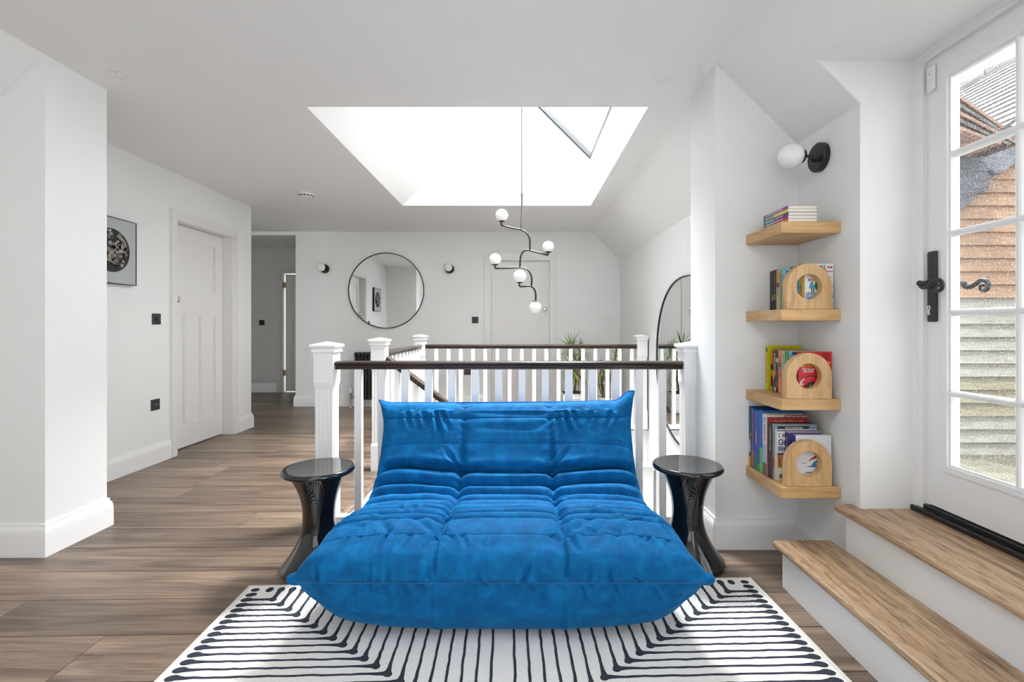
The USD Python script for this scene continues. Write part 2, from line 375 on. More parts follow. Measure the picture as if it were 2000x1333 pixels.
while y < 8.3:
    x = -5.2 - frng.random() * 1.8
    while x < 1.5:
        L = frng.choice([1.4, 1.75, 1.9, 2.1, 2.2])
        pl = Polygon([(x + .0011, y + .0015), (x + L - .0011, y + .0015), (x + L - .0011, y + PW - .0015), (x + .0011, y + PW - .0015)])
        pl = affinity.rotate(pl, math.degrees(TILT), origin=(-1.4, 1.7)).intersection(floor_poly)
        for g in getattr(pl, 'geoms', [pl]):
            if g.area < 2e-4 or g.geom_type != 'Polygon': continue
            dz = frng.uniform(-.0006, .0006)
            inner = g.buffer(-.0013, join_style=2)
            m = ext(g, 'xy', -.018, -.0016 + dz)
            if inner.geom_type == 'Polygon' and not inner.is_empty and len(inner.exterior.coords) == len(g.exterior.coords) and not g.interiors:
                a, b = np.array(g.exterior.coords)[:-1], np.array(inner.exterior.coords)[:-1]
                if Polygon(a).exterior.is_ccw != Polygon(b).exterior.is_ccw: b = b[::-1]
                k = min(range(len(b)), key=lambda s: np.linalg.norm(np.roll(b, -s, 0) - a, axis=1).sum()); b = np.roll(b, -k, 0)
                if not Polygon(a).exterior.is_ccw: a, b = a[::-1], b[::-1]
                n = len(a)
                V = np.vstack([np.c_[a, np.full(n, -.018)], np.c_[a, np.full(n, -.0006 + dz)], np.c_[b, np.full(n, dz)]])
                f = []
                for r in (0, 1):
                    for i in range(n):
                        j = (i + 1) % n
                        f += [[r * n + i, r * n + j, (r + 1) * n + j], [r * n + i, (r + 1) * n + j, (r + 1) * n + i]]
                tv, tf = trimesh.creation.triangulate_polygon(Polygon(b), engine='earcut')
                idx = [int(np.argmin(((b - p) ** 2).sum(1))) for p in tv]
                for t in tf:
                    t = [idx[q] for q in t]
                    if np.cross(b[t[1]] - b[t[0]], b[t[2]] - b[t[0]]) < 0: t = t[::-1]
                    f.append([2 * n + q for q in t])
                m = trimesh.Trimesh(V, np.array(f), process=False)
            obj('plank', m, FLOORW, fl)
        x += L
    y += PW

# ------------------------------------------------------------------ panelled doors
def casing(u0, u1, top, w, prof_n=.018):
    """architrave round an opening, in (u, height, out of wall)"""
    outer = Polygon([(u0 - w, 0), (u0 - w, top + w), (u1 + w, top + w), (u1 + w, 0), (u1, 0), (u1, top), (u0, top), (u0, 0)])
    parts = []
    for ins, t in ((0, .011), (.012, .016), (.02, .02)):
        g = Polygon([(u0 - w + ins * .3, 0), (u0 - w + ins * .3, top + w - ins * .3), (u1 + w - ins * .3, top + w - ins * .3), (u1 + w - ins * .3, 0), (u1 + ins * 1.4, 0), (u1 + ins * 1.4, top + ins * 1.4), (u0 - ins * 1.4, top + ins * 1.4), (u0 - ins * 1.4, 0)])
        m = trimesh.creation.extrude_polygon(g, t, engine='earcut'); parts.append(m)
    return trimesh.util.concatenate(parts)

def panelled_door(name, label, u, o, n, u0, u1, top, cas, recess, knob_u, knob_h, paintm=DOORP, keyhole=False, knob=True):
    """u: direction along the wall, n: out of the wall into the room, o: where u = 0 on the wall face at the floor"""
    t = tag(UsdGeom.Xform.Define(stage, '/World/' + name).GetPrim(), label, None, None, 'structure')
    used['/World/' + name] = 0
    up = (0, 0, 1)
    F_ = lambda m: framed(m, u, up, n, o)
    obj('architrave', F_(casing(u0, u1, top, cas)), paintm, t)
    # jamb lining
    jamb = [bx(u0 - .001, u0 + .012, 0, top, -.14, .004), bx(u1 - .012, u1 + .001, 0, top, -.14, .004), bx(u0 + .012, u1 - .012, top - .012, top + .001, -.14, .0035)]
    obj('jamb', [F_(m) for m in jamb], paintm, t)
    a, b = u0 + .014, u1 - .014
    zt, z0 = top - .015, .012
    leaf = sbox(a, z0, b, zt)
    st, w = .105, b - a
    pw = (w - 2 * st - 2 * .085) / 3
    panels = [sbox(a + st, 1.41, b - st, zt - .115)] + [sbox(a + st + i * (pw + .085), .214, a + st + i * (pw + .085) + pw, 1.19) for i in range(3)]
    frame = leaf
    for p in panels: frame = frame.difference(p)
    m = ext(frame, 'xy', -recess - .035, -recess)
    lf = obj('leaf', F_(m), paintm, t)
    for p in panels:
        bxs = p.bounds
        field = bx(bxs[0], bxs[2], bxs[1], bxs[3], -recess - .03, -recess - .013)
        mould = ext(p.difference(p.buffer(-.012, join_style=2)), 'xy', -recess - .014, -recess - .006)
        obj('panel', [F_(field), F_(mould)], paintm, lf)
    if knob:
        kc = (knob_u, knob_h, -recess)
        prof = [(0, 0), (.027, 0), (.027, .004), (.012, .007), (.009, .03), (.013, .036), (.025, .042), (.029, .052), (.027, .062), (.016, .069), (0, .071)]
        k = lathe(prof, 32); k.apply_translation(kc)
        obj('knob', F_(k), CHROME, lf, 40, label='round chrome knob')
        if keyhole:
            k = lathe([(0, 0), (.014, 0), (.014, .004), (.010, .006), (.008, .012), (0, .013)], 24); k.apply_translation((knob_u, knob_h - .075, -recess))
            obj('keyhole_cover', F_(k), CHROME, lf, 40, label='small chrome keyhole cover')
    return t

panelled_door('door_1', 'white panelled door in the left wall beside the light switch', (0, 1, 0), (-2.88, 0, 0), (1, 0, 0), 3.964, 4.745, 1.984, .075, .095, 4.035, 1.31)
panelled_door('door_2', 'white panelled door in the back wall behind the hanging lamp', (1, 0, 0), (0, 6.39, 0), (0, -1, 0), -.405, .412, 1.985, .086, .07, .335, 1.315, keyhole=True)
d3 = tag(UsdGeom.Xform.Define(stage, '/World/door_3').GetPrim(), 'panelled door standing ajar in the dim corridor', None, None, 'structure'); used['/World/door_3'] = 0
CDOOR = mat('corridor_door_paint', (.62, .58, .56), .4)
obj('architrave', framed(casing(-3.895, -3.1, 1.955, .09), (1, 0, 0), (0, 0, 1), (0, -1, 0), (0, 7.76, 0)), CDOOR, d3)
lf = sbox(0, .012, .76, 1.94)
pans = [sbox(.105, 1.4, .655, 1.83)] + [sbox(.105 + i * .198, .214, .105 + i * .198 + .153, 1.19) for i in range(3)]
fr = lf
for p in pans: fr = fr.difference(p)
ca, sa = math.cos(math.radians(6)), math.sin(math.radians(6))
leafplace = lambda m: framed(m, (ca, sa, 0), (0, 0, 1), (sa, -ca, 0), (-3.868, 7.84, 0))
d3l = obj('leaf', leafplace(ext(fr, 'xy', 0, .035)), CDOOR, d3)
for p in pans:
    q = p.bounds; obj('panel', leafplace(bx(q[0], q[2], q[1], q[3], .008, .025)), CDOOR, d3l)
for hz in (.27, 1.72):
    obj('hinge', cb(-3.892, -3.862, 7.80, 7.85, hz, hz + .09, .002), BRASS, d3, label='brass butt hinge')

# ------------------------------------------------------------------ rooflight, rear window
w1 = tag(UsdGeom.Xform.Define(stage, '/World/window_1').GetPrim(), 'sloping rooflight in the light well above the pendant lamp', None, None, 'structure'); used['/World/window_1'] = 0
s2 = math.sqrt(.5)
roofP = lambda m: framed(m, (-s2, 0, s2), (0, 1, 0), (s2, 0, s2), (.745, 0, 2.79))   # u up the slope, v along the well, n outward
Lr = (.745 - ridge_x) / s2
pane_r = sbox(.06, 2.84, Lr - .06, 4.94)
obj('lining', roofP(ext(sbox(0, 2.70, Lr, 5.09).difference(sbox(.03, 2.80, Lr - .03, 4.985)), 'xy', 0, .06)), WELL, w1)
obj('frame', roofP(ext(sbox(.025, 2.80, Lr - .025, 4.99).difference(pane_r), 'xy', .03, .075)), ANTH, w1, label='thin dark metal frame')
obj('pane', roofP(bx(.05, Lr - .05, 2.83, 4.965, .05, .056)), GLASS, w1)
w4 = tag(UsdGeom.Xform.Define(stage, '/World/window_4').GetPrim(), 'flat rooflight in the near room ceiling', None, None, 'structure'); used['/World/window_4'] = 0
obj('lining', ext(sbox(-1.12, -.37, .52, 1.07).difference(sbox(-1.05, -.3, .45, 1.0)), 'xy', CZ + .02, CZ + .2), WELL, w4)
obj('frame', ext(sbox(-1.12, -.37, .52, 1.07).difference(sbox(-1.0, -.25, .4, .95)), 'xy', CZ + .2, CZ + .24), TRIM, w4)
obj('pane', bx(-1.01, .41, -.26, .96, CZ + .215, CZ + .221), GLASS, w4)
w2 = tag(UsdGeom.Xform.Define(stage, '/World/window_2').GetPrim(), 'wide white window in the near wall', None, None, 'structure'); used['/World/window_2'] = 0
wf = sbox(-1.8, .5, 1.0, 2.15)
for k in range(4): wf = wf.difference(sbox(-1.74 + k * .69, .56, -1.74 + k * .69 + .61, 2.09))
obj('frame', ext(wf, 'xz', -3.08, -3.02), TRIM, w2)
w3 = tag(UsdGeom.Xform.Define(stage, '/World/window_3').GetPrim(), 'white side window in the near room', None, None, 'structure'); used['/World/window_3'] = 0
wf = sbox(-2.0, .3, 0, 1.88)
for k in range(3): wf = wf.difference(sbox(-1.95 + k * .645, .35, -1.95 + k * .645 + .60, 1.83))
obj('frame', ext(wf, 'yz', XR + .03, XR + .09), TRIM, w3)
for k in range(3): obj('pane', bx(XR + .055, XR + .06, -1.955 + k * .645, -1.955 + k * .645 + .61, .345, 1.835), GLASS, w3)
for k in range(4): obj('pane', bx(-1.745 + k * .69, -1.745 + k * .69 + .62, -3.055, -3.05, .555, 2.095), GLASS, w2)

# ------------------------------------------------------------------ glazed door with frame
XP = 1.575                                       # face of the leaf
gd = tag(UsdGeom.Xform.Define(stage, '/World/door_4').GetPrim(), 'white glazed door at the top of the two oak steps', None, None, 'structure'); used['/World/door_4'] = 0
yA, yB = 1.827, .925                             # leaf edges, far and near
fo = sbox(.86, .356, 1.881, 2.137).difference(sbox(yB, .3, yA, 2.09))
obj('frame', [ext(fo, 'yz', 1.58, 1.69), ext(sbox(.86, .356, 1.881, 2.137).difference(sbox(yB - .012, .3, yA + .012, 2.102)), 'yz', 1.564, 1.58),
              ext(sbox(.86, .356, 1.881, 2.137).difference(sbox(yB - .034, .3, yA + .034, 2.118)), 'yz', 1.556, 1.565)], TRIM, gd)
zrow = [.554, .834, 1.131, 1.422, 1.713, 2.012]
gy0, gy1 = 1.752, 1.0                           # glazed field
cw = (gy0 - gy1) / 3
leafg = sbox(yB + .003, .398, yA - .003, 2.087).difference(sbox(gy1, zrow[0], gy0, zrow[-1]))
obj('leaf', ext(leafg, 'yz', XP, XP + .052), TRIM, gd)
bars = []
for k in (1, 2):
    yc = gy0 - k * cw
    bars.append(bx(XP + .0125, XP + .0445, yc - .0065, yc + .0065, zrow[0], zrow[-1]))
    hexa = Polygon([(yc - .013, XP + .014), (yc - .009, XP + .0046), (yc - .004, XP + .0006), (yc + .004, XP + .0006), (yc + .009, XP + .0046), (yc + .013, XP + .014)])
    q = trimesh.creation.extrude_polygon(hexa, zrow[-1] - zrow[0], engine='earcut')
    bars.append(trimesh.Trimesh(np.c_[q.vertices[:, 1], q.vertices[:, 0], q.vertices[:, 2] + zrow[0]], q.faces[:, ::-1], process=False))
for b in bars[:]: pass
obj('glazing_bar', bars[:2], TRIM, gd); obj('glazing_bar', bars[2:], TRIM, gd)
for z in zrow[1:-1]:
    hexa = Polygon([(XP + .014, z - .013), (XP + .004, z - .009), (XP, z - .004), (XP, z + .004), (XP + .004, z + .009), (XP + .014, z + .013)])
    m = ext(hexa, 'xz', gy1, gy0)
    obj('glazing_bar', [m, bx(XP + .012, XP + .045, gy1, gy0, z - .007, z + .007)], TRIM, gd)
# moulding round the glazed field
mo = sbox(gy1 - .012, zrow[0] - .012, gy0 + .012, zrow[-1] + .012).difference(sbox(gy1 + .010, zrow[0] + .010, gy0 - .010, zrow[-1] - .010))
mo2 = sbox(gy1 - .004, zrow[0] - .004, gy0 + .004, zrow[-1] + .004).difference(sbox(gy1 + .018, zrow[0] + .018, gy0 - .018, zrow[-1] - .018))
obj('moulding', [ext(mo, 'yz', XP - .006, XP + .004), ext(mo2, 'yz', XP + .002, XP + .014)], TRIM, gd)
for k in range(3):
    for r in range(5):
        ya, yb = gy0 - k * cw - .006, gy0 - (k + 1) * cw + .006
        obj('pane', bx(XP + .028, XP + .032, yb, ya, zrow[r] + .006, zrow[r + 1] - .006), RAIN, gd)
obj('threshold', [cb(1.545, 1.70, .87, 1.878, .357, .376, .003), cb(1.565, 1.69, .87, 1.878, .370, .392, .003)], mat('black_threshold', (.015, .015, .016), .3), gd, label='black threshold strip')
plate = [cb(XP - .012, XP, 1.782, 1.822, 1.098, 1.366, .004)]
obj('handle_plate', plate, IRON, gd, label='tall black iron handle plate')
def scroll(xc, s):                              # S shaped iron lever with a spiral end, turned in the plane of the door
    pts = [(1.806, 1.252), (1.800, 1.262), (1.793, 1.260), (1.792, 1.250), (1.796, 1.241)]
    main = [(1.800, 1.238), (1.790, 1.227), (1.770, 1.228), (1.748, 1.240), (1.728, 1.249), (1.712, 1.244), (1.705, 1.228), (1.711, 1.213), (1.725, 1.209), (1.734, 1.217), (1.732, 1.228), (1.723, 1.230), (1.720, 1.224)]
    c = curve(main, 70)
    r = np.interp(np.linspace(0, 1, 70), [0, .2, .55, .8, 1], [.0065, .0075, .0085, .006, .0035])
    out = [tube(np.c_[np.full(70, xc), c], r, 12), ball((xc, 1.801, 1.244), .011, 2)]
    return out
obj('lever', scroll(XP - .055, 1) + [tube([(XP - .01, 1.801, 1.244), (XP - .055, 1.801, 1.244)], .009, 14), lathe_along([(0, 0), (.02, 0), (.02, .006), (.013, .012), (0, .012)], (XP - .012, 1.801, 1.244), (-1, 0, 0))], IRON, gd, 40, label='black iron scroll lever handle')
obj('lever', scroll(XP + .11, 1) + [tube([(XP + .052, 1.801, 1.244), (XP + .11, 1.801, 1.244)], .009, 14)], IRON, gd, 40, label='scroll lever outside the glass')
cyl = Point(1.8075, 1.152).buffer(.0085).union(sbox(1.8075 - .005, 1.127, 1.8075 + .005, 1.15)).union(Point(1.8075, 1.128).buffer(.005))
lc = obj('lock_cylinder', ext(cyl, 'yz', XP - .016, XP - .011), CHROME, gd, label='silver euro cylinder lock')
obj('keyhole', bx(XP - .0168, XP - .0158, 1.8065, 1.8085, 1.146, 1.157), GREYGAP, lc)
hz = thing('contact_sensor', 'white alarm contact sensor at the top corner of the glazed door', 'sensor', (XP - .001, 1.806, 1.975))
obj('case', cb(-.014, 0, -.018, .018, 0, .1, .006), PLASTIC, hz)
obj('mark', lathe_along([(0, 0), (.003, 0), (.003, .0006), (0, .0006)], (-.014, 0, .068), (-1, 0, 0), 16), mat('grey_mark', (.45, .45, .45), .4), hz)

# ------------------------------------------------------------------ steps to the door
stp = thing('door_steps', 'two oak treads on white risers leading up to the glazed door', 'steps', (0, 0, 0))
def tread(x0, x1, y0, y1, ztop, t=.03):
    n = 8
    prof = [(x1, ztop - t), (x1, ztop)] + [(x0 + t / 2 - math.sin(a) * t / 2, ztop - t / 2 + math.cos(a) * t / 2) for a in np.linspace(0, math.pi, n)]
    return ext(Polygon(prof), 'xz', y0, y1)
obj('tread', tread(1.064, 1.308, .7, 1.996, .178), STEPW, stp, 30)
obj('tread', [tread(1.279, 1.346, .864, 1.93, .356), bx(1.346, 1.56, .866, 1.879, .326, .356)], STEPW, stp, 30)
obj('riser', bx(1.086, 1.30, .72, 1.962, 0.001, .149), TRIM, stp)
obj('riser', [bx(1.31, 1.345, .72, 1.905, .001, .327), bx(1.345, 1.56, .866, 1.878, .001, .327)], TRIM, stp)

# ------------------------------------------------------------------ balustrades
def newel_parts():
    sq = sbox(-.046, -.046, .046, .046)
    for k in range(4):
        o_ = -.0285 + k * .019
        for c in ((o_, -.049), (o_, .049), (-.049, o_), (.049, o_)): sq = sq.difference(Point(c).buffer(.0065, 6))
    post = [trimesh.creation.extrude_polygon(sq, .56, engine='earcut')]
    post[0].apply_translation((0, 0, .2))
    post.append(loft_square([(.0525, 0), (.0525, .19), (.046, .21)]))
    post.append(loft_square([(.046, .745), (.0525, .775), (.0525, .941)]))
    cap = loft_square([(.0525, .938), (.062, .940), (.062, .951), (.0585, .955), (.062, .962), (.070, .970), (.070, .978), (.066, .982), (.001, .998)])
    return trimesh.util.concatenate(post), cap
NP, NC = newel_parts()
nw = thing('newel_post', 'fluted white newel post at the near left corner of the banister', 'newel post', (-1.06, 2.6, 0), group='white newel posts of the stairwell')
nw.SetCustomDataByKey('group', 'white newel posts of the stairwell')
obj('shaft', NP, TRIM, nw); obj('cap', NC, TRIM, nw)
dup(nw, (-1.06, 3.575, 0), label='fluted white newel post at the top of the stairs, behind the near left one')
dup(nw, (-1.05, 5.0, 0), label='fluted white newel post at the far left corner of the banister')
dup(nw, (1.279, 5.0, 0), label='white newel post at the far right, against the wall by the mirror')
def cut_half(m, x):
    import manifold3d as mf
    s = trimesh.intersections.slice_mesh_plane(m, (-1, 0, 0), (x, 0, 0), cap=False)
    return s
hn = thing('newel_post', 'half newel post at the near right, fixed to the wall end by the right stool', 'newel post', (.9375, 2.605, 0), group='white newel posts of the stairwell')
obj('shaft', cut_half(NP, .0122), TRIM, hn); obj('cap', cut_half(NC, .0122), TRIM, hn)

RAIL = Polygon([(-.022, -.022), (.022, -.022), (.022, -.014), (.017, -.009), (.017, -.004), (.031, .002), (.034, .010), (.031, .017), (.022, .0215), (0, .0235), (-.022, .0215), (-.031, .017), (-.034, .010), (-.031, .002), (-.017, -.004), (-.017, -.009), (-.022, -.014)])
def rail_x(x0, x1, y, z): return ext(affinity.translate(RAIL, y, z), 'yz', x0, x1)
def rail_y(y0, y1, x, z): return ext(affinity.translate(RAIL, x, z), 'xz', y0, y1)
BASE = Polygon([(-.032, 0), (.032, 0), (.032, .022), (.026, .028), (.026, .044), (-.026, .044), (-.026, .028), (-.032, .022)])
def spindle(c, z0, z1, h=.0195): return cb(c[0] - h, c[0] + h, c[1] - h, c[1] + h, z0, z1, .002)

b1 = thing('balustrade', 'near white balustrade with dark oak handrail behind the blue sofa', 'balustrade', (0, 2.595, 0))
obj('handrail', rail_x(-1.005, .884, 0, .8685), RAILW, b1, 30, label='dark stained oak handrail')
obj('base_rail', ext(BASE, 'yz', -1.005, .884), TRIM, b1)
for k in range(14): obj('baluster', spindle((-.884 + k * .1277, 0), .044, .849), TRIM, b1)
b2 = thing('balustrade', 'far white balustrade with dark oak handrail in front of the back door', 'balustrade', (0, 5.0, 0))
obj('handrail', rail_x(-.998, 1.227, 0, .8685), RAILW, b2, 30, label='dark stained oak handrail')
obj('base_rail', ext(BASE, 'yz', -.998, 1.227), TRIM, b2)
for k in range(17): obj('baluster', spindle((-.884 + k * .1288, 0), .044, .849), TRIM, b2)
b3 = thing('balustrade', 'left hand balustrade running away from the viewer along the landing', 'balustrade', (-1.055, 0, 0))
obj('handrail', rail_y(3.628, 4.947, 0, .8685), RAILW, b3, 30, label='dark stained oak handrail')
obj('base_rail', ext(BASE, 'xz', 3.628, 4.947), TRIM, b3)
for k in range(10): obj('baluster', spindle((0, 3.72 + k * .128), .044, .849), TRIM, b3)
# staircase: top flight going down to the right, landing, return flight
sc = thing('staircase', 'staircase with white strings going down to the right below the landing', 'staircase', (0, 0, 0))
obj('nosing', [ext(Polygon([(-1.031, -.024), (-1.012, -.024), (-1.004, -.019), (-1.002, -.012), (-1.004, -.004), (-1.012, .001), (-1.031, .001)]), 'xz', 2.66, 3.525)], FLOORW, sc, 30, label='oak nosing at the top step')
RISE, GO = .2, .265
for k in range(7):
    x0 = -1.026 + k * GO
    obj('riser', bx(x0 - .012, x0, 2.663, 3.527, -(k + 1) * RISE, -.026 - k * RISE), TRIM, sc)
    if k < 6: obj('tread', cb(x0 - .01, x0 + GO + .02, 2.663, 3.527, -(k + 1) * RISE - .024, -(k + 1) * RISE, .006), FLOORW, sc)
obj('landing', bx(-1.026 + 6 * GO, XR - .003, 2.663, 4.997, -1.44, -1.4), FLOORW, sc)
for k in range(6):
    x0 = .60 - k * GO
    obj('riser', bx(x0, x0 + .012, 3.62, 4.997, -1.4 - (k + 1) * RISE, -1.4 - k * RISE - .02), TRIM, sc)
    obj('tread', cb(x0 - GO - .02, x0 + .01, 3.62, 4.997, -1.4 - (k + 1) * RISE - .024, -1.4 - (k + 1) * RISE, .006), FLOORW, sc)
sl = -.755
rl = 1.86
strp = Polygon([(-1.03, .085), (-1.03, -.255), (.86, -.28 + sl * rl), (.86, .06 + sl * rl)])
obj('string', ext(strp, 'xz', 3.53, 3.56), TRIM, sc)
sb = thing('stair_banister', 'sloping dark handrail with white balusters going down beside the stairs', 'banister', (0, 3.555, 0))
rr = ext(affinity.translate(RAIL, 0, 0), 'yz', 0, rl * math.sqrt(1 + sl * sl))
ang = math.atan(sl)
c_, s_ = math.cos(ang), math.sin(ang)
hr = framed(rr, (c_, 0, s_), (0, 1, 0), (-s_, 0, c_), (-1.0, 0, .842))
obj('handrail', hr, RAILW, sb, 30, label='dark stained oak handrail')
for k in range(13):
    xx = -.92 + k * .135
    obj('baluster', spindle((xx, .0), .08 + sl * (xx + 1), .826 + sl * (xx + 1), .017), TRIM, sb)
ln = thing('newel_post', 'lower newel post down in the stairwell, seen past the right side of the sofa', 'newel post', (1.27, 4.75, -1.4), group='white newel posts of the stairwell')
obj('shaft', [loft_square([(.0525, 0), (.0525, 1.06)])], TRIM, ln)
obj('cap', moved(NC, (0, 0, .115)), TRIM, ln)

# ------------------------------------------------------------------ rug
RW, RLn = 2.1, 2.95
rot = 1.72
RC = at(485, 1150, 999 / 512)                    # far left corner
rg = thing('rug', 'cream rug with nested dark angled lines ending in dots under the sofa', 'rug', (-1.118, 1.955, 0), rot)
edge = [(0, 0)]
body = sbox(0, -RLn, RW, 0)
def slab(poly, z0, z1, bev):
    inner = poly.buffer(-bev, join_style=2)
    a, b = np.array(poly.exterior.coords)[:-1], np.array(inner.exterior.coords)[:-1]
    n = len(a)
    lo = ext(poly, 'xy', z0, z1 - bev); return [lo, ext(inner, 'xy', z1 - bev, z1)]
obj('pile', slab(body, .001, .009, .003), RUGM, rg)
obj('binding', [ext(body.difference(body.buffer(-.012, join_style=2)), 'xy', .0012, .0105)], mat('rug_binding', srgb(222, 219, 210), .9), rg)
DX, DY, N = .0457, .0345, 22
shapes = []
rr_ = random.Random(5)
def wob(p, q, w, n=24):
    """a hand drawn looking stroke"""
    p, q = np.array(p), np.array(q); d = q - p; L = np.linalg.norm(d)
    if L < .01: return Point(p).buffer(w)
    d /= L; nn = np.array([-d[1], d[0]])
    ts = np.linspace(0, 1, n)
    mid = [p + d * L * t + nn * (.0012 * math.sin(7 * t * L * 3 + rr_.random() * 6)) for t in ts]
    ww = [w * (1 + .25 * rr_.random()) + .006 * math.exp(-t * L / .025) + .006 * math.exp(-(1 - t) * L / .025) for t in ts]
    a = [m + nn * k for m, k in zip(mid, ww)]; b = [m - nn * k for m, k in zip(mid, ww)]
    return Polygon(a + b[::-1]).buffer(0)
def dot(c, ax, ay, ang=0): return affinity.rotate(affinity.scale(Point(c).buffer(1, 10), ax, ay), ang)
mx, my = .042, .034
for side in (0, 1):
    X = (lambda x: x) if side == 0 else (lambda x: RW - x)
    sg = 1 if side == 0 else -1
    shapes.append(dot((X(mx), -my), .017, .012))
    for k in range(1, N):
        xk, yk = mx + .012 + k * DX, -(my + k * DY)
        if xk > RW / 2 - .02: break
        shapes.append(dot((X(mx + .002), yk), .021, .013, sg * 10)); shapes.append(dot((X(xk), -my), .014, .017))
        if k == 1: continue
        shapes.append(dot((X(xk), yk), .016, .013, -sg * 35))
        shapes.append(wob((X(mx + .012), yk), (X(xk - .004), yk), .0032))
        shapes.append(wob((X(xk), yk + .004), (X(xk), -my - .01), .0036))
for k in range(N, 84):                           # below the point where the two halves meet: straight bars across
    yk = -(my + k * DY)
    if yk < -RLn + .05: break
    shapes.append(dot((mx, yk), .021, .013)); shapes.append(dot((RW - mx, yk), .021, .013)); shapes.append(wob((mx, yk), (RW - mx, yk), .0034, 60))
pat = unary_union([s.buffer(0) for s in shapes])
obj('line_pattern', ext(pat.simplify(.0004), 'xy', .004, .0102), RUGB, rg, label='charcoal woven lines and dots')

# ------------------------------------------------------------------ sofa
from scipy.interpolate import PchipInterpolator
SX = -.065
sofa = thing('sofa', 'low armless blue suede sofa with gathered folds in the middle of the room', 'sofa', (SX, 2.0, 0))
top_pts = np.array([(1.553, .238), (1.538, .258), (1.536, .292), (1.556, .330), (1.60, .352), (1.64, .364), (1.75, .374), (1.85, .370), (1.95, .353), (2.05, .336), (2.12, .335), (2.18, .350), (2.225, .38), (2.252, .414), (2.285, .47), (2.322, .55), (2.356, .622), (2.378, .662), (2.405, .684), (2.435, .688)])
bot_pts = np.array([(1.553, .238), (1.552, .20), (1.562, .15), (1.588, .09), (1.622, .045), (1.665, .020), (1.75, .012), (1.9, .011), (2.05, .011), (2.2, .011), (2.33, .012), (2.42, .03), (2.47, .09), (2.495, .2), (2.505, .33), (2.505, .45), (2.495, .56), (2.475, .64), (2.455, .672), (2.435, .688)])
side_u = np.array([0, .05, .12, .25, .42, .56, .68, .78, .88, .95, 1])
side_x = np.array([.706, .688, .664, .648, .636, .630, .626, .622, .622, .630, .640])
side_y = np.array([1.575, 1.60, 1.65, 1.78, 1.96, 2.12, 2.25, 2.34, 2.42, 2.44, 2.435])
side_z = np.array([.232, .236, .240, .238, .225, .225, .28, .39, .54, .63, .682])
qx, qy, qz = (PchipInterpolator(side_u, a) for a in (side_x, side_y, side_z))
def arc(p):
    s = np.r_[0, np.cumsum(np.linalg.norm(np.diff(p, axis=0), axis=1))]; return s
sT = arc(top_pts)
fT = PchipInterpolator(sT, top_pts)
sB = arc(bot_pts)
fB = PchipInterpolator(sB, bot_pts)
LT = sT[-1]
# mapping of u in [0, 1] for the two sheets: equal progress along the side seam
uT = PchipInterpolator([0, .10, .17, .30, .5, .66, .8, .93, 1], [0, .045, .11, .24, .44, .60, .78, .94, 1])
vis_s = np.linspace(0, LT, 900); vis_p = fT(vis_s); vis_py = 638 + (EYE - vis_p[:, 1]) * F / vis_p[:, 0]
def s_at(py, lo=.16):
    ok = vis_s > lo; return float(vis_s[ok][np.argmin(abs(vis_py[ok] - py))])
S_EDGE = float(sT[5]); S_BTN = s_at(917); S_TOP = s_at(816); S_MID = s_at(866)
fold_py = [917, 941, 960, 971, 980.5, 988.5, 996, 1006]
folds = [s_at(p) for p in fold_py]
def seam_line(X, S):
    """displacement of the upholstery, outward positive"""
    ax = np.abs(X)
    d = np.zeros_like(X)
    # three padded columns
    loc = np.where(ax < .217, ax / .217, np.clip((ax - .217) / .42, 0, 1))
    puff = np.where(ax < .217, 1 - loc ** 4, 1 - (1 - loc) ** 8)
    d += .012 * (puff - 1)
    d -= .010 * np.exp(-((ax - .217) / .0055) ** 2)
    # gathered folds, fanning upward towards the outside
    fan = np.clip((ax - .217) / .42, 0, 1)
    near = np.full_like(X, 9.0); amp = np.zeros_like(X); lo_ = np.full_like(X, -9.0); hi_ = np.full_like(X, 9.0)
    for i, s0 in enumerate(folds):
        wv = .006 * (meshkit.noise(np.stack([X * 6, X * 0 + i * 3.1, X * 0], -1), 3) - .5)
        lift = [.048, .042, .034, .022, .012, .004, -.004, -.01][i]
        sl_ = s0 + lift * fan + wv + np.where(ax < .217, .0, -.004) + .004 * math.sin(i * 2.3) * np.sign(X)
        dist = np.abs(S - sl_)
        a = [.017, .016, .016, .015, .014, .013, .011, .007][i] * (.75 + .5 * meshkit.noise(np.stack([X * 5 + 9, X * 0 + i, X * 0], -1), 8))
        lo_ = np.maximum(lo_, np.where(sl_ <= S, sl_, -9)); hi_ = np.minimum(hi_, np.where(sl_ > S, sl_, 9))
        take = dist < near
        near = np.where(take, dist, near); amp = np.where(take, a, amp)
    zone = np.clip((S - folds[-1] + .05) / .03, 0, 1) * np.clip((folds[0] + .10 + .05 * fan - S) / .04, 0, 1)
    hsp = np.clip((hi_ - lo_) / 2, .012, .035)
    rr0 = 1 - np.clip(near / hsp, 0, 1)
    d -= zone * amp * 3.6 * (.55 * rr0 ** 2 + .45 * (1 - np.sqrt(np.clip(1 - rr0 ** 2, 0, 1)))) * np.clip(hsp / .022, .55, 1.2)
    d -= zone * .014 * np.exp(-((ax - .217) / .022) ** 2)
    # stitched lines
    for s0, dep in ((S_EDGE, .0035), (S_TOP, .005), (S_MID + .0, .0022)):
        d -= dep * np.exp(-((S - s0) / .0028) ** 2)
        d -= dep * .8 * np.exp(-((S - s0) / .014) ** 2)
    # buttons pulling the cloth in
    for sx in (-1, 1):
        r2 = (X - sx * .217) ** 2 + (S - S_BTN) ** 2
        d -= .022 * np.exp(-r2 / .028 ** 2)
    return d
WR = []
wr = random.Random(21)
def W(x0, s0, x1, s1, w, dep): WR.append((x0, s0, x1, s1, w, dep))
b_ = S_BTN
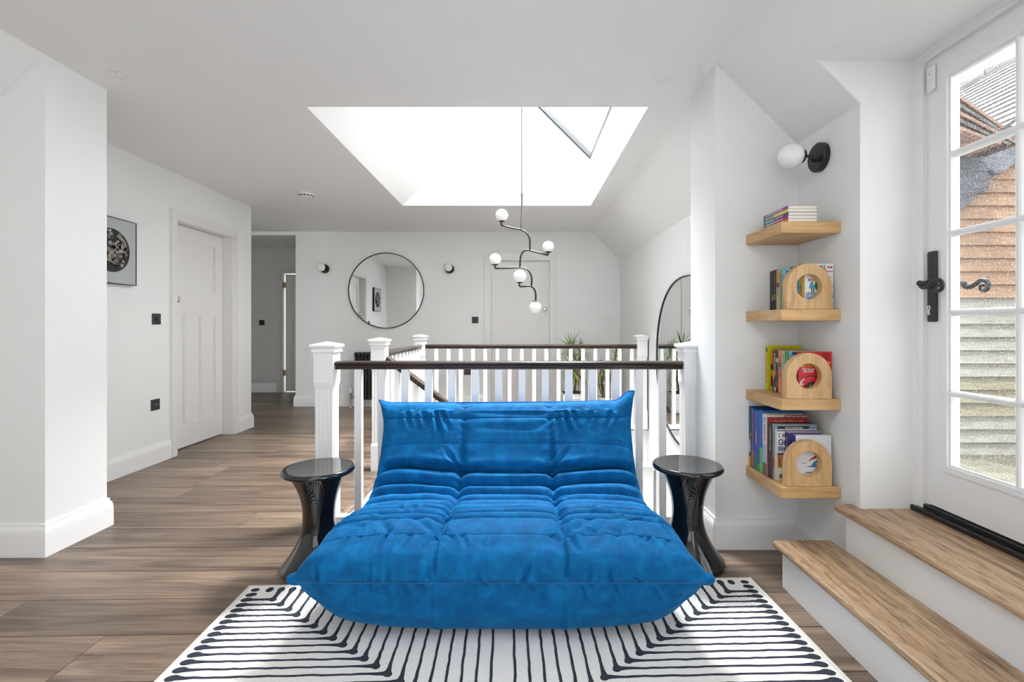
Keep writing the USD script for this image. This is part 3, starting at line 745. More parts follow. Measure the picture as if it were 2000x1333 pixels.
for sg in (-1, 1):                               # pulls from the buttons up over the back cushion
    W(sg * .225, b_ + .005, sg * .31, b_ + .11, .010, .012); W(sg * .205, b_ + .005, sg * .16, b_ + .09, .010, .008)
    W(sg * .235, b_ + .01, sg * .46, b_ + .045, .012, .010); W(sg * .2, b_ + .003, sg * .02, b_ + .03, .013, .006)
    W(sg * .217, b_ + .02, sg * .217, S_TOP, .012, .008)
for x, dx, l, dep in ((-.355, .03, .10, .016), (-.33, .05, .07, .012), (-.42, .02, .05, .008), (-.285, -.02, .05, .007), (.09, .05, .09, .013), (.15, .04, .06, .010), (.02, .01, .04, .006), (-.1, .01, .045, .006), (.255, -.01, .11, .015), (.285, .03, .09, .014), (.33, .015, .06, .009), (.42, -.02, .05, .007), (-.5, .02, .06, .008), (.52, -.03, .06, .008)):
    W(x, S_TOP + .025, x + dx, S_TOP - l, .010, dep)
for i in range(26):                              # little puckers in the front roll
    x = -.6 + 1.2 * (i + wr.random() * .8) / 26
    top_ = wr.random() < .55
    s0 = S_EDGE - .004 if top_ else .012
    l = wr.uniform(.03, .085)
    W(x, s0, x + wr.uniform(-.05, .03), s0 + (-l if top_ else l), wr.uniform(.006, .012), wr.uniform(.004, .010))
for x, dx, l in ((-.205, -.05, .14), (-.225, .02, .12), (.2, .06, .16), (.225, -.03, .13), (.24, .12, .15), (-.24, -.11, .14), (-.4, -.05, .11), (.42, .06, .12), (.33, .07, .1)):
    W(x, S_EDGE + .015, x + dx, S_EDGE + l, .014, .008)
for i in range(14):
    x = wr.choice([-1, 1]) * wr.uniform(.3, .6); s0 = S_EDGE + wr.uniform(.05, .3)
    W(x, s0, x + wr.uniform(-.09, .09), s0 + wr.uniform(-.02, .03), .012, .006)
for i in range(12):                              # short pulls beside the vertical seams in the gathers
    sg = wr.choice([-1, 1]); s0 = wr.uniform(folds[-1], folds[0]); o_ = wr.choice([-1, 1])
    W(sg * .217, s0, sg * .217 + o_ * wr.uniform(.03, .08), s0 + wr.uniform(-.015, .015), .007, .009)
def strokes(X, S, lst):
    d = np.zeros_like(X)
    for x0, s0, x1, s1, w, dep in lst:
        L2 = (x1 - x0) ** 2 + (s1 - s0) ** 2
        t = ((X - x0) * (x1 - x0) + (S - s0) * (s1 - s0)) / L2
        tc = np.clip(t, 0, 1)
        r = np.hypot(X - x0 - tc * (x1 - x0), S - s0 - tc * (s1 - s0))
        fade = (1 - tc) ** .7 * np.clip(1.2 + t * 8, 0, 1)
        d += 1.5 * fade * dep * (-np.exp(-(r / w) ** 2) + .55 * np.exp(-((r - 2.0 * w) / (1.2 * w)) ** 2))
    return d
def sheet(fp, L, umap, nu, nv, nexp, disp, front):
    s = np.linspace(0, L, nu); P = fp(s)
    u = umap(s / L)
    tt = np.linspace(-1, 1, nv)
    tt = np.sign(tt) * (1 - (1 - np.abs(tt)) ** 1.15)
    th = np.abs(tt) * math.pi / 2
    nex = nexp(s / L)[:, None]
    fx = np.sin(th)[None, :] ** (2 / nex) * np.sign(tt)[None, :]
    fb = np.cos(th)[None, :].clip(0) ** (2 / nex)
    Q = np.stack([qx(u), qy(u), qz(u)], 1)
    # at the front the two sheets meet in straight sided, pointed corners
    fw = np.clip(1 - (s / L) / front[0], 0, 1)[:, None]; fw = fw * fw * (3 - 2 * fw)
    e = np.clip((1 - np.abs(tt)) / front[1], 0, 1)[None, :]
    lin = (1 - (1 - e) ** front[2]) ** .75
    fx = fx * (1 - fw) + tt[None, :] * fw
    fb = fb * (1 - fw) + lin * fw
    X = Q[:, :1] * fx
    Y = Q[:, 1:2] + (P[:, :1] - Q[:, 1:2]) * fb
    Z = Q[:, 2:3] + (P[:, 1:2] - Q[:, 2:3]) * fb
    # the right rear corner stands up higher, the left one hangs outward
    rear = np.clip((u - .86) / .14, 0, 1)[:, None] ** 2
    Z = Z + rear * (.050 * np.clip((fx - .85) / .12, 0, 1) ** 2 * (3 - 2 * np.clip((fx - .85) / .12, 0, 1)) + .016 * np.clip((-fx - .90) / .1, 0, 1) ** 2 + .012 * np.clip(fx, 0, 1))
    X = X + rear * (.012 * np.clip((fx - .8) / .2, 0, 1) - .02 * np.clip((-fx - .9) / .1, 0, 1))
    V = np.stack([X, Y - 2.0, Z], -1)
    S = np.repeat(s[:, None], nv, 1)
    du = np.gradient(V, axis=0); dv = np.gradient(V, axis=1)
    n = np.cross(dv, du); n /= np.linalg.norm(n, axis=-1, keepdims=True) + 1e-9
    edge_fade = np.clip((1 - np.abs(fx)) / .03, 0, 1) * np.clip(np.minimum(S, L - S) / .012, 0, 1)
    V = V + n * (disp(V[..., 0], S) * edge_fade)[..., None]
    idx = np.arange(nu * nv).reshape(nu, nv)
    q = np.stack([idx[:-1, :-1], idx[:-1, 1:], idx[1:, 1:], idx[1:, :-1]], -1).reshape(-1, 4)
    f = np.vstack([q[:, [0, 1, 2]], q[:, [0, 2, 3]]])
    return V, f
NU = 680
def disp_top(X, S):
    d = seam_line(X, S) + strokes(X, S, WR)
    p = np.stack([X * 9, S * 9, X * 0], -1)
    d += .009 * (meshkit.fbm(p, 3, 2) - .5) + .003 * (meshkit.fbm(p * 4, 3, 5) - .5)
    return d
VT, fT_ = sheet(fT, LT, uT, NU, 520, lambda t: np.interp(t, [0, .1, .2, .5, .8, 1], [9, 6, 5.5, 5, 6, 9]), disp_top, (.30, .20, 1.6))
WB = []
S_LOW = .115
for i in range(16):
    x = -.6 + 1.2 * (i + wr.random()) / 16
    WB.append((x, .008, x + wr.uniform(-.05, .05), .008 + wr.uniform(.04, .1), wr.uniform(.008, .016), wr.uniform(.004, .009)))
def disp_bot(X, S):
    ax = np.abs(X)
    d = -.007 * np.exp(-((ax - .217) / .006) ** 2) - .006 * np.exp(-((ax - .217) / .03) ** 2)
    for s0, dep in ((S_LOW, .003),):
        d -= dep * np.exp(-((S - s0) / .003) ** 2) + dep * .7 * np.exp(-((S - s0) / .014) ** 2)
    d += strokes(X, S, WB) + .006 * (meshkit.fbm(np.stack([X * 8, S * 8, X * 0 + 4], -1), 3, 9) - .5)
    return d * np.clip((.24 - S) / .06, 0, 1)
uB = PchipInterpolator([0, .04, .10, .16, .30, .55, .75, .9, 1], [0, .03, .08, .14, .30, .56, .78, .93, 1])
VB, fB_ = sheet(fB, sB[-1], uB, 300, 300, lambda t: np.interp(t, [0, .06, .15, .8, 1], [8, 4.5, 4.2, 5, 8]), disp_bot, (.26, .40, 2.2))
VB[..., 2] = np.maximum(VB[..., 2], .0108)
obj('upholstery', trimesh.Trimesh(VT.reshape(-1, 3), fT_, process=False), SUEDE, sofa, True, label='gathered blue suede seat and back')
obj('lower_upholstery', trimesh.Trimesh(VB.reshape(-1, 3), fB_[:, ::-1], process=False), SUEDE, sofa, True, label='blue suede lower front, base and rear')
obj('front_piping', tube(VT[0, 2:-2:4], .003, 8), SUEDE_SEAM, sofa, True, label='blue piping along the front seam')
obj('side_piping', tube(VT[::7, 0], .003, 8), SUEDE_SEAM, sofa, True); obj('side_piping', tube(VT[::7, -1], .003, 8), SUEDE_SEAM, sofa, True)
obj('top_piping', tube(VT[-1, ::4], .003, 8), SUEDE_SEAM, sofa, True)
for sg in (-1, 1):
    i = int(round(S_BTN / LT * (NU - 1))); j = int(np.argmin(abs(VT[i, :, 0] - sg * .217)))
    bt = trimesh.creation.icosphere(2, 1); bt.vertices *= (.011, .006, .010); bt.apply_translation(VT[i, j] + np.array([0, -.002, .004]))
    obj('button', bt, SUEDE_SEAM, sofa, True, label='small covered button')
for sg, c in ((-1, VT[0, 0]), (1, VT[0, -1])):
    kn = trimesh.creation.icosphere(3, 1); kn.vertices *= (.034, .024, .019)
    kn.vertices += .05 * (meshkit.noise(kn.vertices * 60, 3)[:, None] - .5) * kn.vertices
    kn.apply_translation(c + np.array([-sg * .022, .012, .002])); obj('corner_knot', kn, SUEDE, sofa, True, label='tucked pointed front corner')
# double rows of stitches
st_ = []
def stitch_row(s0, off):
    i = int(round((s0 + off) / LT * (NU - 1)))
    pts = VT[i, 30:-30:3]
    for a, b in zip(pts[0::2], pts[1::2]):
        if np.linalg.norm(a - b) > .012: continue
        m_ = trimesh.creation.cylinder(.0009, segment=[a + (0, -.0006, .0006), b + (0, -.0006, .0006)], sections=5); st_.append(m_)
THREAD = mat('blue_thread', srgb(10, 96, 168), .8)
for off in (.004, -.004):
    st_ = []
    stitch_row(S_EDGE, off)
    obj('stitching', st_, THREAD, sofa, label='row of blue stitches', kind='stuff')

# ------------------------------------------------------------------ stools
prof = [(0, .0), (.150, .0), (.155, .004), (.1545, .012)]
for z in np.linspace(.02, .425, 36):
    t = (z - .232) / .205
    prof.append((.068 + (.085 if t < 0 else .068) * abs(t) ** 2.1, z))
prof += [(.140, .427), (.152, .427), (.1555, .431), (.156, .437), (.1545, .443), (.150, .4475), (.146, .449), (.13, .4475), (.08, .4455), (0, .4445)]
body_p = prof[:40] + [(0, .425)]
lid_p = [(0, .424)] + prof[40:]
stl = thing('stool', 'glossy black waisted stool standing left of the sofa', 'stool', (-.903, 2.125, .002), group='black hourglass stools')
obj('pedestal', lathe(body_p, 72), GLOSSB, stl, 40); obj('seat', lathe(lid_p, 72), GLOSSB, stl, 40)
dup(stl, (.767, 2.172, .002), 40, label='glossy black waisted stool standing right of the sofa by the wall end')

# ------------------------------------------------------------------ pendant lamp
PY = 3.9
pd = thing('pendant_lamp', 'black branching pendant lamp with five white globes hanging in the light well', 'pendant lamp', at(1019, 612, PY))
O = at(1019, 612, PY)
def pp(px, py, dy=0): return at(px, py, PY) - O + np.array([0, dy, 0])
top = pp(1019.5, 382); zr = 3.53 - O[2]
obj('cable', tube([top, (top[0], 0, zr)], .0062, 8), mat('dark_cable', (.12, .12, .12), .5), pd, True)
obj('ceiling_cup', lathe_along([(0, 0), (.045, 0), (.045, .02), (.01, .045), (0, .045)], (top[0], 0, zr - .04), (0, 0, 1)), BLACK, pd, 40)
obj('rod', [tube([pp(1019.5, 382), pp(1018.7, 448.5)], .0075, 14), tube([pp(1019.5, 379), pp(1019.5, 384)], .0105, 14)], mat('grey_rod', (.08, .083, .085), .4), pd, 40)
arms = [([(978.8, 439.8), (990, 443.2), (1005, 446.4), (1018, 449.3), (1028, 454.8), (1033.6, 464), (1035.2, 475), (1035, 488.5)], (980, 421), 12.3),
        ([(1070.4, 498.7), (1055, 494.8), (1040, 490.8), (1030, 488.9), (1022.5, 491.4), (1017.8, 498.5), (1016, 508), (1015.4, 523)], (1070.7, 482.5), 11.2),
        ([(966.7, 524.6), (985, 524), (1005, 523.5), (1017.5, 523.3), (1028, 526), (1035.4, 533.6), (1038.3, 543.5), (1037.8, 559)], (967, 507), 11.5),
        ([(1014.4, 559.4), (1025, 559.6), (1038, 560.2), (1043.6, 565.6), (1046.3, 575), (1046.2, 588.4)], (1015.2, 540.2), 12.8)]
for pts, g, r in arms:
    am = obj('arm', tube(curve([pp(*p) for p in pts], 50), .0072, 12), BLACK, pd, True)
    gp = pp(*g); R = r * PY / F
    e = pp(*pts[0])
    obj('holder', [tube([e, (e[0], 0, gp[2] - R + .004)], .0065, 12), lathe_along([(0, 0), (.008, 0), (.026, .007), (.027, .010), (0, .010)], (gp[0], 0, gp[2] - R - .004), (0, 0, 1), 24)], BLACK, am, 40)
    obj('globe', ball(gp, R, 4), OPAL, am, True, label='white opal glass globe')
gp = pp(1045.6, 600.5)
obj('holder', lathe_along([(0, 0), (.026, 0), (.027, .003), (.008, .012), (0, .012)], (gp[0], 0, gp[2] + .043), (0, 0, 1), 24), BLACK, am, 40)
obj('globe', ball(gp, .049, 4), OPAL, am, True, label='white opal glass globe hanging upside down')

# ------------------------------------------------------------------ wall lamps
def sconce(label, loc, n, disc_r=.064, R=.054):
    t = thing('wall_lamp', label, 'wall lamp', loc)
    n = np.array(n, float)
    obj('wall_plate', lathe_along([(0, 0), (disc_r, 0), (disc_r, .02), (disc_r - .005, .025), (0, .025)], (0, 0, 0), n, 48), BLACK, t, 30)
    up = np.array([0, 0, 1.0])
    e = n * .046
    am = obj('arm', [tube([n * .02 - up * .014, e - up * .014], .007, 12), tube([e - up * .02, e + up * .010], .007, 12), tube([e + up * .006, e + up * .006 + n * .034], .006, 12), lathe_along([(0, 0), (.006, 0), (.028, .012), (.030, .016), (0, .014)], e + up * .006 + n * .022, n, 24)], BLACK, t, 40)
    obj('globe', ball(e + up * .006 + n * (.034 + R), R, 4), OPAL, am, True, label='white opal glass globe')
    return t
sconce('white globe wall lamp on a black disc above the bookshelves', (XR - .0005, 2.124, 1.838), (-1, 0, 0))
sconce('white globe wall lamp on a black disc left of the round mirror', at(635, 525.5, 6.389), (0, -1, 0), .06, .052)
sconce('white globe wall lamp on a black disc right of the round mirror', at(878.5, 526, 6.389), (0, -1, 0), .06, .052)

# ------------------------------------------------------------------ mirrors and picture
mr = thing('round_mirror', 'large round mirror with a thin black frame on the back wall', 'mirror', (-1.803, 6.389, 1.563))
ring = trimesh.creation.revolve(np.array([(.500, 0), (.510, 0), (.510, .026), (.500, .026), (.500, 0)]), sections=128)
obj('frame', framed(ring, (1, 0, 0), (0, 0, 1), (0, -1, 0), (0, 0, 0)), BLACK, mr, 30)
obj('glass', framed(lathe([(0, .004), (.501, .004), (.501, .018), (0, .018)], 128), (1, 0, 0), (0, 0, 1), (0, -1, 0), (0, 0, 0)), MIRROR, mr, 30, label='mirror glass')
om = thing('oval_mirror', 'tall rounded mirror with a thin dark frame on the right stairwell wall', 'mirror', (XR - .0005, 3.84, .785))
th = np.linspace(0, 2 * math.pi, 129)[:-1]
sup = lambda a, e: np.sign(a) * np.abs(a) ** e
oval = Polygon(np.c_[.785 * sup(np.cos(th), 2 / 2.25), .705 * sup(np.sin(th), 2 / 2.25)])
def yz_out(poly, a, b): return ext(poly, 'yz', -b, -a)
obj('frame', yz_out(oval.difference(oval.buffer(-.009)), 0, .024), BLACK, om)
obj('glass', yz_out(oval.buffer(-.008), .003, .016), MIRROR, om, label='mirror glass')

pc = thing('picture', 'silver grey panel with a dark disc of machine-like relief on the left wall', 'picture', (-2.879, 3.297, 1.612))
obj('panel', cb(.0, .034, -.208, .208, -.228, .228, .001), mat('silver_grey_board', srgb(178, 184, 184), .35), pc, label='silver grey board')
fr = sbox(-.212, -.232, .212, .232).difference(sbox(-.2085, -.2285, .2085, .2285))
obj('edge_strip', ext(fr, 'yz', 0, .037), BLACK, pc, label='thin black edge')
obj('disc', ext(Point(0, 0).buffer(.152, 32), 'yz', .034, .036), mat('disc_black', (.02, .02, .02), .5), pc, label='black disc')
pr = random.Random(4)
RM = [mat('relief_steel', srgb(120, 116, 110), .35, metallic=.6), mat('relief_dark', srgb(52, 50, 48), .4, metallic=.4), mat('relief_pale', srgb(160, 152, 144), .4, metallic=.4)]
for i in range(95):
    a, r = pr.uniform(0, 2 * math.pi), .132 * math.sqrt(pr.random())
    c = np.array([.036, r * math.cos(a), r * math.sin(a)])
    k = pr.choice(['rod', 'rod', 'block', 'ball', 'plate'])
    if k == 'ball': m = ball(c, pr.uniform(.009, .021), 2)
    elif k == 'block': m = trimesh.creation.box([.02, pr.uniform(.015, .035), pr.uniform(.012, .03)]); m.apply_transform(trimesh.transformations.rotation_matrix(pr.uniform(0, 3), [1, 0, 0])); m.apply_translation(c)
    elif k == 'plate': m = lathe_along([(0, 0), (.018, 0), (.018, .008), (.008, .010), (0, .010)], c, (1, 0, 0), 20)
    else:
        d = np.array([0, math.cos(pr.uniform(0, 3)), pr.uniform(-1, 1)]); d /= np.linalg.norm(d); l = max(.012, min(pr.uniform(.03, .08), 2 * (.148 - r)))
        m = tube([c - d * l / 2, c + d * l / 2], pr.uniform(.006, .014), 12)
    obj('relief_piece', m, RM[pr.randrange(3)], pc, 30)
obj('relief_piece', tube(curve([(.045, .02 + .05 * math.cos(q), -.045 + .05 * math.sin(q)) for q in np.linspace(1.4, 4.6, 10)], 30), np.r_[np.linspace(.003, .009, 15), np.linspace(.009, .003, 15)], 12), RM[2], pc, True)
obj('relief_piece', ball((.045, .045, -.04), .022, 3), RM[0], pc, True)

# ------------------------------------------------------------------ switches, sockets, ceiling fittings
def plate(name, label, cat, loc, u, n, kind='switch', m=DARKGREY, w=.086):
    t = thing(name, label, cat, loc)
    P_ = lambda q: framed(q, u, (0, 0, 1), n, (0, 0, 0))
    h = w / 2
    pt_ = obj('plate', P_(cb(-h, h, -h, h, 0, .007, .0015)), m, t)
    if kind == 'switch':
        for s in (-.011, .011): obj('toggle', P_(cb(s - .005, s + .005, -.012, .012, .007, .014, .002)), BLACK, t)
    elif kind == 'dial':
        obj('dial', P_(moved(lathe([(0, 0), (.019, 0), (.018, .01), (0, .011)], 28), (0, 0, .007))), BLACK, t, 30)
    elif kind == 'socket':
        ins = obj('insert', P_(cb(-.02, .02, -.016, .016, .007, .010, .001)), BLACK, t)
        for s in ((-.008, .004), (.008, .004), (0, -.006)): obj('pin_hole', P_(bx(s[0] - .002, s[0] + .002, s[1] - .003, s[1] + .003, .0098, .0106)), PLASTIC, ins)
    if kind != 'blank':
        for s in (-.03, .03): obj('screw', P_(moved(lathe([(0, 0), (.0035, 0), (.003, .0012), (0, .0014)], 12), (s, 0, .007))), CHROME, pt_)
    return t
yl = 2.88 * F / (1016 - 304.5)
plate('light_switch', 'dark grey double light switch on the left wall beside the door', 'light switch', (-2.8795, yl, EYE + (638 - 623.5) * yl / F), (0, 1, 0), (1, 0, 0))
yl = 2.88 * F / (1016 - 302.5)
plate('wall_socket', 'dark grey socket low on the left wall beside the door', 'socket', (-2.8795, yl, EYE + (638 - 791) * yl / F), (0, 1, 0), (1, 0, 0), 'socket')
plate('light_switch', 'dark dimmer switch on the back wall between right wall lamp and back door', 'light switch', at(928, 625.5, 6.3895), (1, 0, 0), (0, -1, 0), 'dial')
plate('light_switch', 'black light switch on the dim corridor wall', 'light switch', at(511.5, 630.5, 7.7595), (1, 0, 0), (0, -1, 0), 'switch', BLACK)
plate('wall_socket', 'dark socket low on the back wall, seen between the balusters', 'socket', at(913, 726, 6.3895), (1, 0, 0), (0, -1, 0), 'socket', w=.09)
plate('thermostat', 'flat white square thermostat on the back wall above the plants', 'thermostat', at(1189, 625, 6.3895), (1, 0, 0), (0, -1, 0), 'blank', PLASTIC, .1)

dl = None
for lab, (px, py, y) in (('recessed downlight in the ceiling near the left wall end', (232, 144, 2.397)), ('recessed downlight in the ceiling above the right wall end', (1295, 154, 2.446)),
                       ('recessed downlight near the back wall, left of the pendant', (930, 443, 6.07)), ('recessed downlight near the back wall, right of the pendant', (1105, 443, 6.07)),
                       ('recessed downlight in the corridor ceiling', (535, 469, 7.0))):
    x = (px - 1016) * y / F
    if dl is None:
        dl = thing('downlight', lab, 'downlight', (x, y, CZ + .0005), group='recessed ceiling downlights')
        obj('bezel', framed(trimesh.creation.revolve(np.array([(.027, .02), (.027, .002), (.030, -.003), (.044, -.003), (.046, 0), (.046, .002), (.03, .02)]), sections=40), (1, 0, 0), (0, 1, 0), (0, 0, 1), (0, 0, 0)), PLASTIC, dl, 40)
        obj('reflector', lathe_along([(0, -.0005), (.0265, -.0005), (.0265, .002), (.02, .004), (0, .006)], (0, 0, 0), (0, 0, 1), 32), CHROME, dl, 40)
        obj('bulb', ball((0, 0, -.001), .008, 2), PLASTIC, dl, True)
    else: dup(dl, (x, y, CZ + .0005), label=lab)
sd = thing('smoke_detector', 'round white smoke detector on the ceiling left of the light well', 'smoke detector', (-2.06, 4.554, CZ))
obj('base', lathe_along([(0, 0), (.075, 0), (.075, .012), (.072, .016), (0, .016)], (0, 0, 0), (0, 0, -1), 48), PLASTIC, sd, 30)
obj('cover', lathe_along([(0, .015), (.066, .015), (.064, .034), (.052, .042), (0, .044)], (0, 0, 0), (0, 0, -1), 48), PLASTIC, sd, 30)
for k in range(14):
    a = k * 2 * math.pi / 14
    obj('vent_slot', moved(cb(-.009, .009, -.002, .002, -.005, .005, .001), (0, 0, 0)).apply_transform(trimesh.transformations.rotation_matrix(a + math.pi / 2, [0, 0, 1])).apply_translation((.0645 * math.cos(a), .0645 * math.sin(a), -.028)), GREYGAP, sd)

# ------------------------------------------------------------------ radiator
rd = thing('radiator', 'dark grey column radiator below the round mirror', 'radiator', (-2.21, 6.31, 0))
for k in range(9):
    x = .024 + k * .046
    cols = []
    for yy in (-.03, .03): cols.append(tube([(x, yy, .16), (x, yy, .69)], .0125, 12))
    for z in (.135, .705):
        e = lathe([(0, -.021), (.012, -.021), (.02, -.012), (.022, 0), (.02, .012), (.012, .021), (0, .021)], 20)
        e.vertices = e.vertices[:, [2, 0, 1]]; e.invert() if e.volume < 0 else None
        e.vertices *= (1, 2.0, 1.6); e.apply_translation((x, 0, z)); cols.append(e)
    obj('column', cols, ANTH, rd, 40)
for x in (.07, .35): obj('foot', [cb(x - .012, x + .012, -.05, .05, .0, .012, .002), cb(x - .01, x + .01, -.02, .02, .01, .12, .002)], ANTH, rd)
rv = thing('radiator_valve', 'white headed radiator valve on a chrome pipe left of the radiator', 'valve', (-2.262, 6.31, 0))
obj('head', lathe([(0, .195), (.024, .195), (.025, .20), (.025, .25), (.022, .262), (0, .264)], 28), PLASTIC, rv, 30, label='white thermostatic head')
obj('body', [tube([(0, 0, .12), (0, 0, .196)], .013, 14), tube([(0, 0, .14), (.05, 0, .14)], .012, 14)], CHROME, rv, 30)
obj('pipe', [tube([(0, 0, .001), (0, 0, .125)], .0075, 12), lathe([(0, .001), (.022, .001), (.02, .006), (0, .008)], 20)], CHROME, rv, 30)

# ------------------------------------------------------------------ plants
def leaf_strip(p0, d0, length, width, droop, n=7, fold=.25):
    d = np.array(d0, float); d /= np.linalg.norm(d)
    pts = [np.array(p0, float)]
    for i in range(n):
        d = d + np.array([0, 0, -droop / n]); d /= np.linalg.norm(d)
        pts.append(pts[-1] + d * length / n)
    pts = np.array(pts)
    side = np.cross(d0, [0, 0, 1.0]); side = side / (np.linalg.norm(side) + 1e-9) if np.linalg.norm(side) > 1e-3 else np.array([1.0, 0, 0])
    V, f = [], []
    for i, p in enumerate(pts):
        t = i / n
        w = width * (math.sin(math.pi * min(1, t * .92 + .08)) ** .6 if width > .02 else (1 - t ** 3) * min(1, .5 + 3 * t)) / 2
        V += [p - side * w + (0, 0, fold * w), p, p + side * w + (0, 0, fold * w)]
    for i in range(n):
        a = i * 3
        for j in (0, 1): f += [[a + j, a + j + 1, a + j + 4], [a + j, a + j + 4, a + j + 3]]
    return trimesh.Trimesh(np.array(V), np.array(f), process=False)
def leafmat(name, c1, c2):
    return usdkit.material(stage, LK + name, {
        'o': ('object_info', {}), 'r': ('rgb_ramp', {'ramp': [(0, c1), (1, c2)]}),
        'p': ('principled_bsdf', {'roughness': .4}), 't': ('translucent_bsdf', {}), 'm': ('mix_closure', {'fac': .25})},
        [('o.random', 'r.fac'), ('r.color', 'p.base_color'), ('r.color', 't.color'), ('p.BSDF', 'm.closure1'), ('t.BSDF', 'm.closure2')], surface='m.closure')
LEAF = leafmat('dracaena_leaf', srgb(70, 104, 36), srgb(140, 168, 66))
DRY = leafmat('dry_leaf', srgb(106, 92, 60), srgb(140, 120, 88))
LEAF2 = leafmat('dumb_cane_leaf', srgb(80, 130, 36), srgb(178, 208, 84))
STEM = paint('brown_stem', srgb(110, 84, 56), .8, .3, 60)
SOIL = paint('soil', srgb(52, 40, 30), .95, .5, 120)
POT = paint('white_pot', (.8, .8, .79), .5, .05, 60)
pl = thing('potted_dracaena', 'spiky green dracaena in a white ribbed planter by the back door', 'potted plant', (.655, 5.93, 0))
obj('planter', [loft_square([(.095, .001), (.115, .02), (.12, .05), (.13, .25)])] + [loft_square([(.1145 + i * .003, .045 + i * .045), (.121 + i * .003, .05 + i * .045), (.121 + i * .003, .072 + i * .045), (.1165 + i * .003, .078 + i * .045)]) for i in range(4)], POT, pl, label='white ribbed square planter')
obj('soil', bx(-.125, .125, -.125, .125, .246, .254), SOIL, pl)
heads = [((-.02, .0, .80), .27, 46), ((.12, .02, .76), .22, 34), ((-.03, -.03, .58), .27, 40)]
for (hx, hy, hz), ll, cnt in heads:
    obj('stem', tube(curve([(hx * .2, hy * .2, .25), (hx * .5, hy, (hz + .25) / 2), (hx, hy, hz + .02)], 12), .011, 8), STEM, pl, True)
    for k in range(cnt):
        a = k * 2.4 + hx * 9; el = 1.35 - 1.5 * (k / cnt)
        d = (math.cos(a) * math.cos(el), math.sin(a) * math.cos(el), math.sin(el))
        L_ = ll * rng.uniform(.75, 1.1) * (.8 if k < 3 else 1)
        obj('leaf', leaf_strip((hx, hy, hz - .06 * k / cnt), d, L_, .017, rng.uniform(.6, 1.6) if k > 4 else .1, 7), LEAF, pl)
for k in range(30):
    a = k * 2.4
    obj('leaf', leaf_strip((.03 + .02 * math.cos(a), .02 * math.sin(a), .62 - .004 * k), (math.cos(a) * .5, math.sin(a) * .5, -.35), rng.uniform(.22, .36), .014, 1.6, 6), DRY if k % 3 else LEAF, pl)
p2 = thing('potted_dumb_cane', 'bright green broad leaved plant in a low white pot at the far right', 'potted plant', (1.085, 5.95, 0))
obj('pot', lathe([(0, .001), (.085, .001), (.095, .01), (.12, .19), (.124, .2), (.118, .2), (.108, .17), (0, .17)], 40), POT, p2, 30, label='low white pot')
obj('soil', lathe([(0, .16), (.11, .16), (.11, .178), (0, .18)], 28), SOIL, p2)
stems = [[(.02, 0, .17), (.04, -.01, .4), (.09, -.02, .62), (.12, -.02, .80)], [(0, .02, .17), (-.05, .02, .36), (-.02, .03, .52)]]
for s in stems: obj('stem', tube(curve(s, 20), .009, 8), mat('green_stem' + str(len(s)), srgb(96, 128, 58), .5), p2, True)
for s in ([(-.03, -.03, .17), (-.1, -.05, .33), (-.05, -.05, .62)], [(-.02, .0, .17), (-.02, -.04, .36), (-.09, -.05, .6)], [(-.04, .02, .17), (-.07, 0, .4), (-.075, 0, .66)]):
    obj('cane', tube(curve(s, 16), .007, 7), STEM, p2, True, label='bare brown cane')
for k in range(20):
    t = k / 19
    base = (np.array(curve(stems[0], 30))[int(6 + 23 * t)] if k % 4 else np.array(curve(stems[1], 30))[int(10 + 19 * t)])
    a = k * 2.4 + .6
    obj('leaf', leaf_strip(base, (math.cos(a), math.sin(a), .6 + .6 * t), rng.uniform(.10, .165), rng.uniform(.05, .07), 1.3, 8, .15), LEAF2, p2)

# ------------------------------------------------------------------ corner shelves with books
SY0, SY1, SX0 = 1.992, 2.304, 1.098
shelf_z = [1.5225, 1.152, .774, .403]
words = ['top', 'second', 'third', 'lowest']
for i, zt in enumerate(shelf_z):
    s = thing('wall_shelf', f'thick light oak corner shelf, {words[i]} of the four in the alcove', 'shelf', (SX0, SY0, zt), group='oak corner shelves')
    obj('board', cb(0, XR - SX0 - .001, 0, SY1 - SY0, -.048, 0, .003), OAK, s)
bz = [(1.152, 'on the second shelf from the top'), (.774, 'on the third shelf from the top'), (.403, 'on the lowest shelf')]
arch = Polygon([(-.097, 0), (.097, 0)] + [(.097 * math.cos(a), .0965 + .097 * math.sin(a)) for a in np.linspace(0, math.pi, 40)])
arch = arch.difference(Point(.0, .0955).buffer(.0535, 24))
inn = arch.buffer(-.002)
def bookend_mesh(): return [ext(arch, 'xz', .002, .031), ext(inn, 'xz', 0, .033)]
be = None
for z, wh in bz:
    lab = f'arched light oak bookend with a round hole {wh}'
    be = thing('bookend', lab, 'bookend', (1.2185, 1.996, z + .0003), group='arched oak bookends')
    obj('block', bookend_mesh(), OAKV, be)

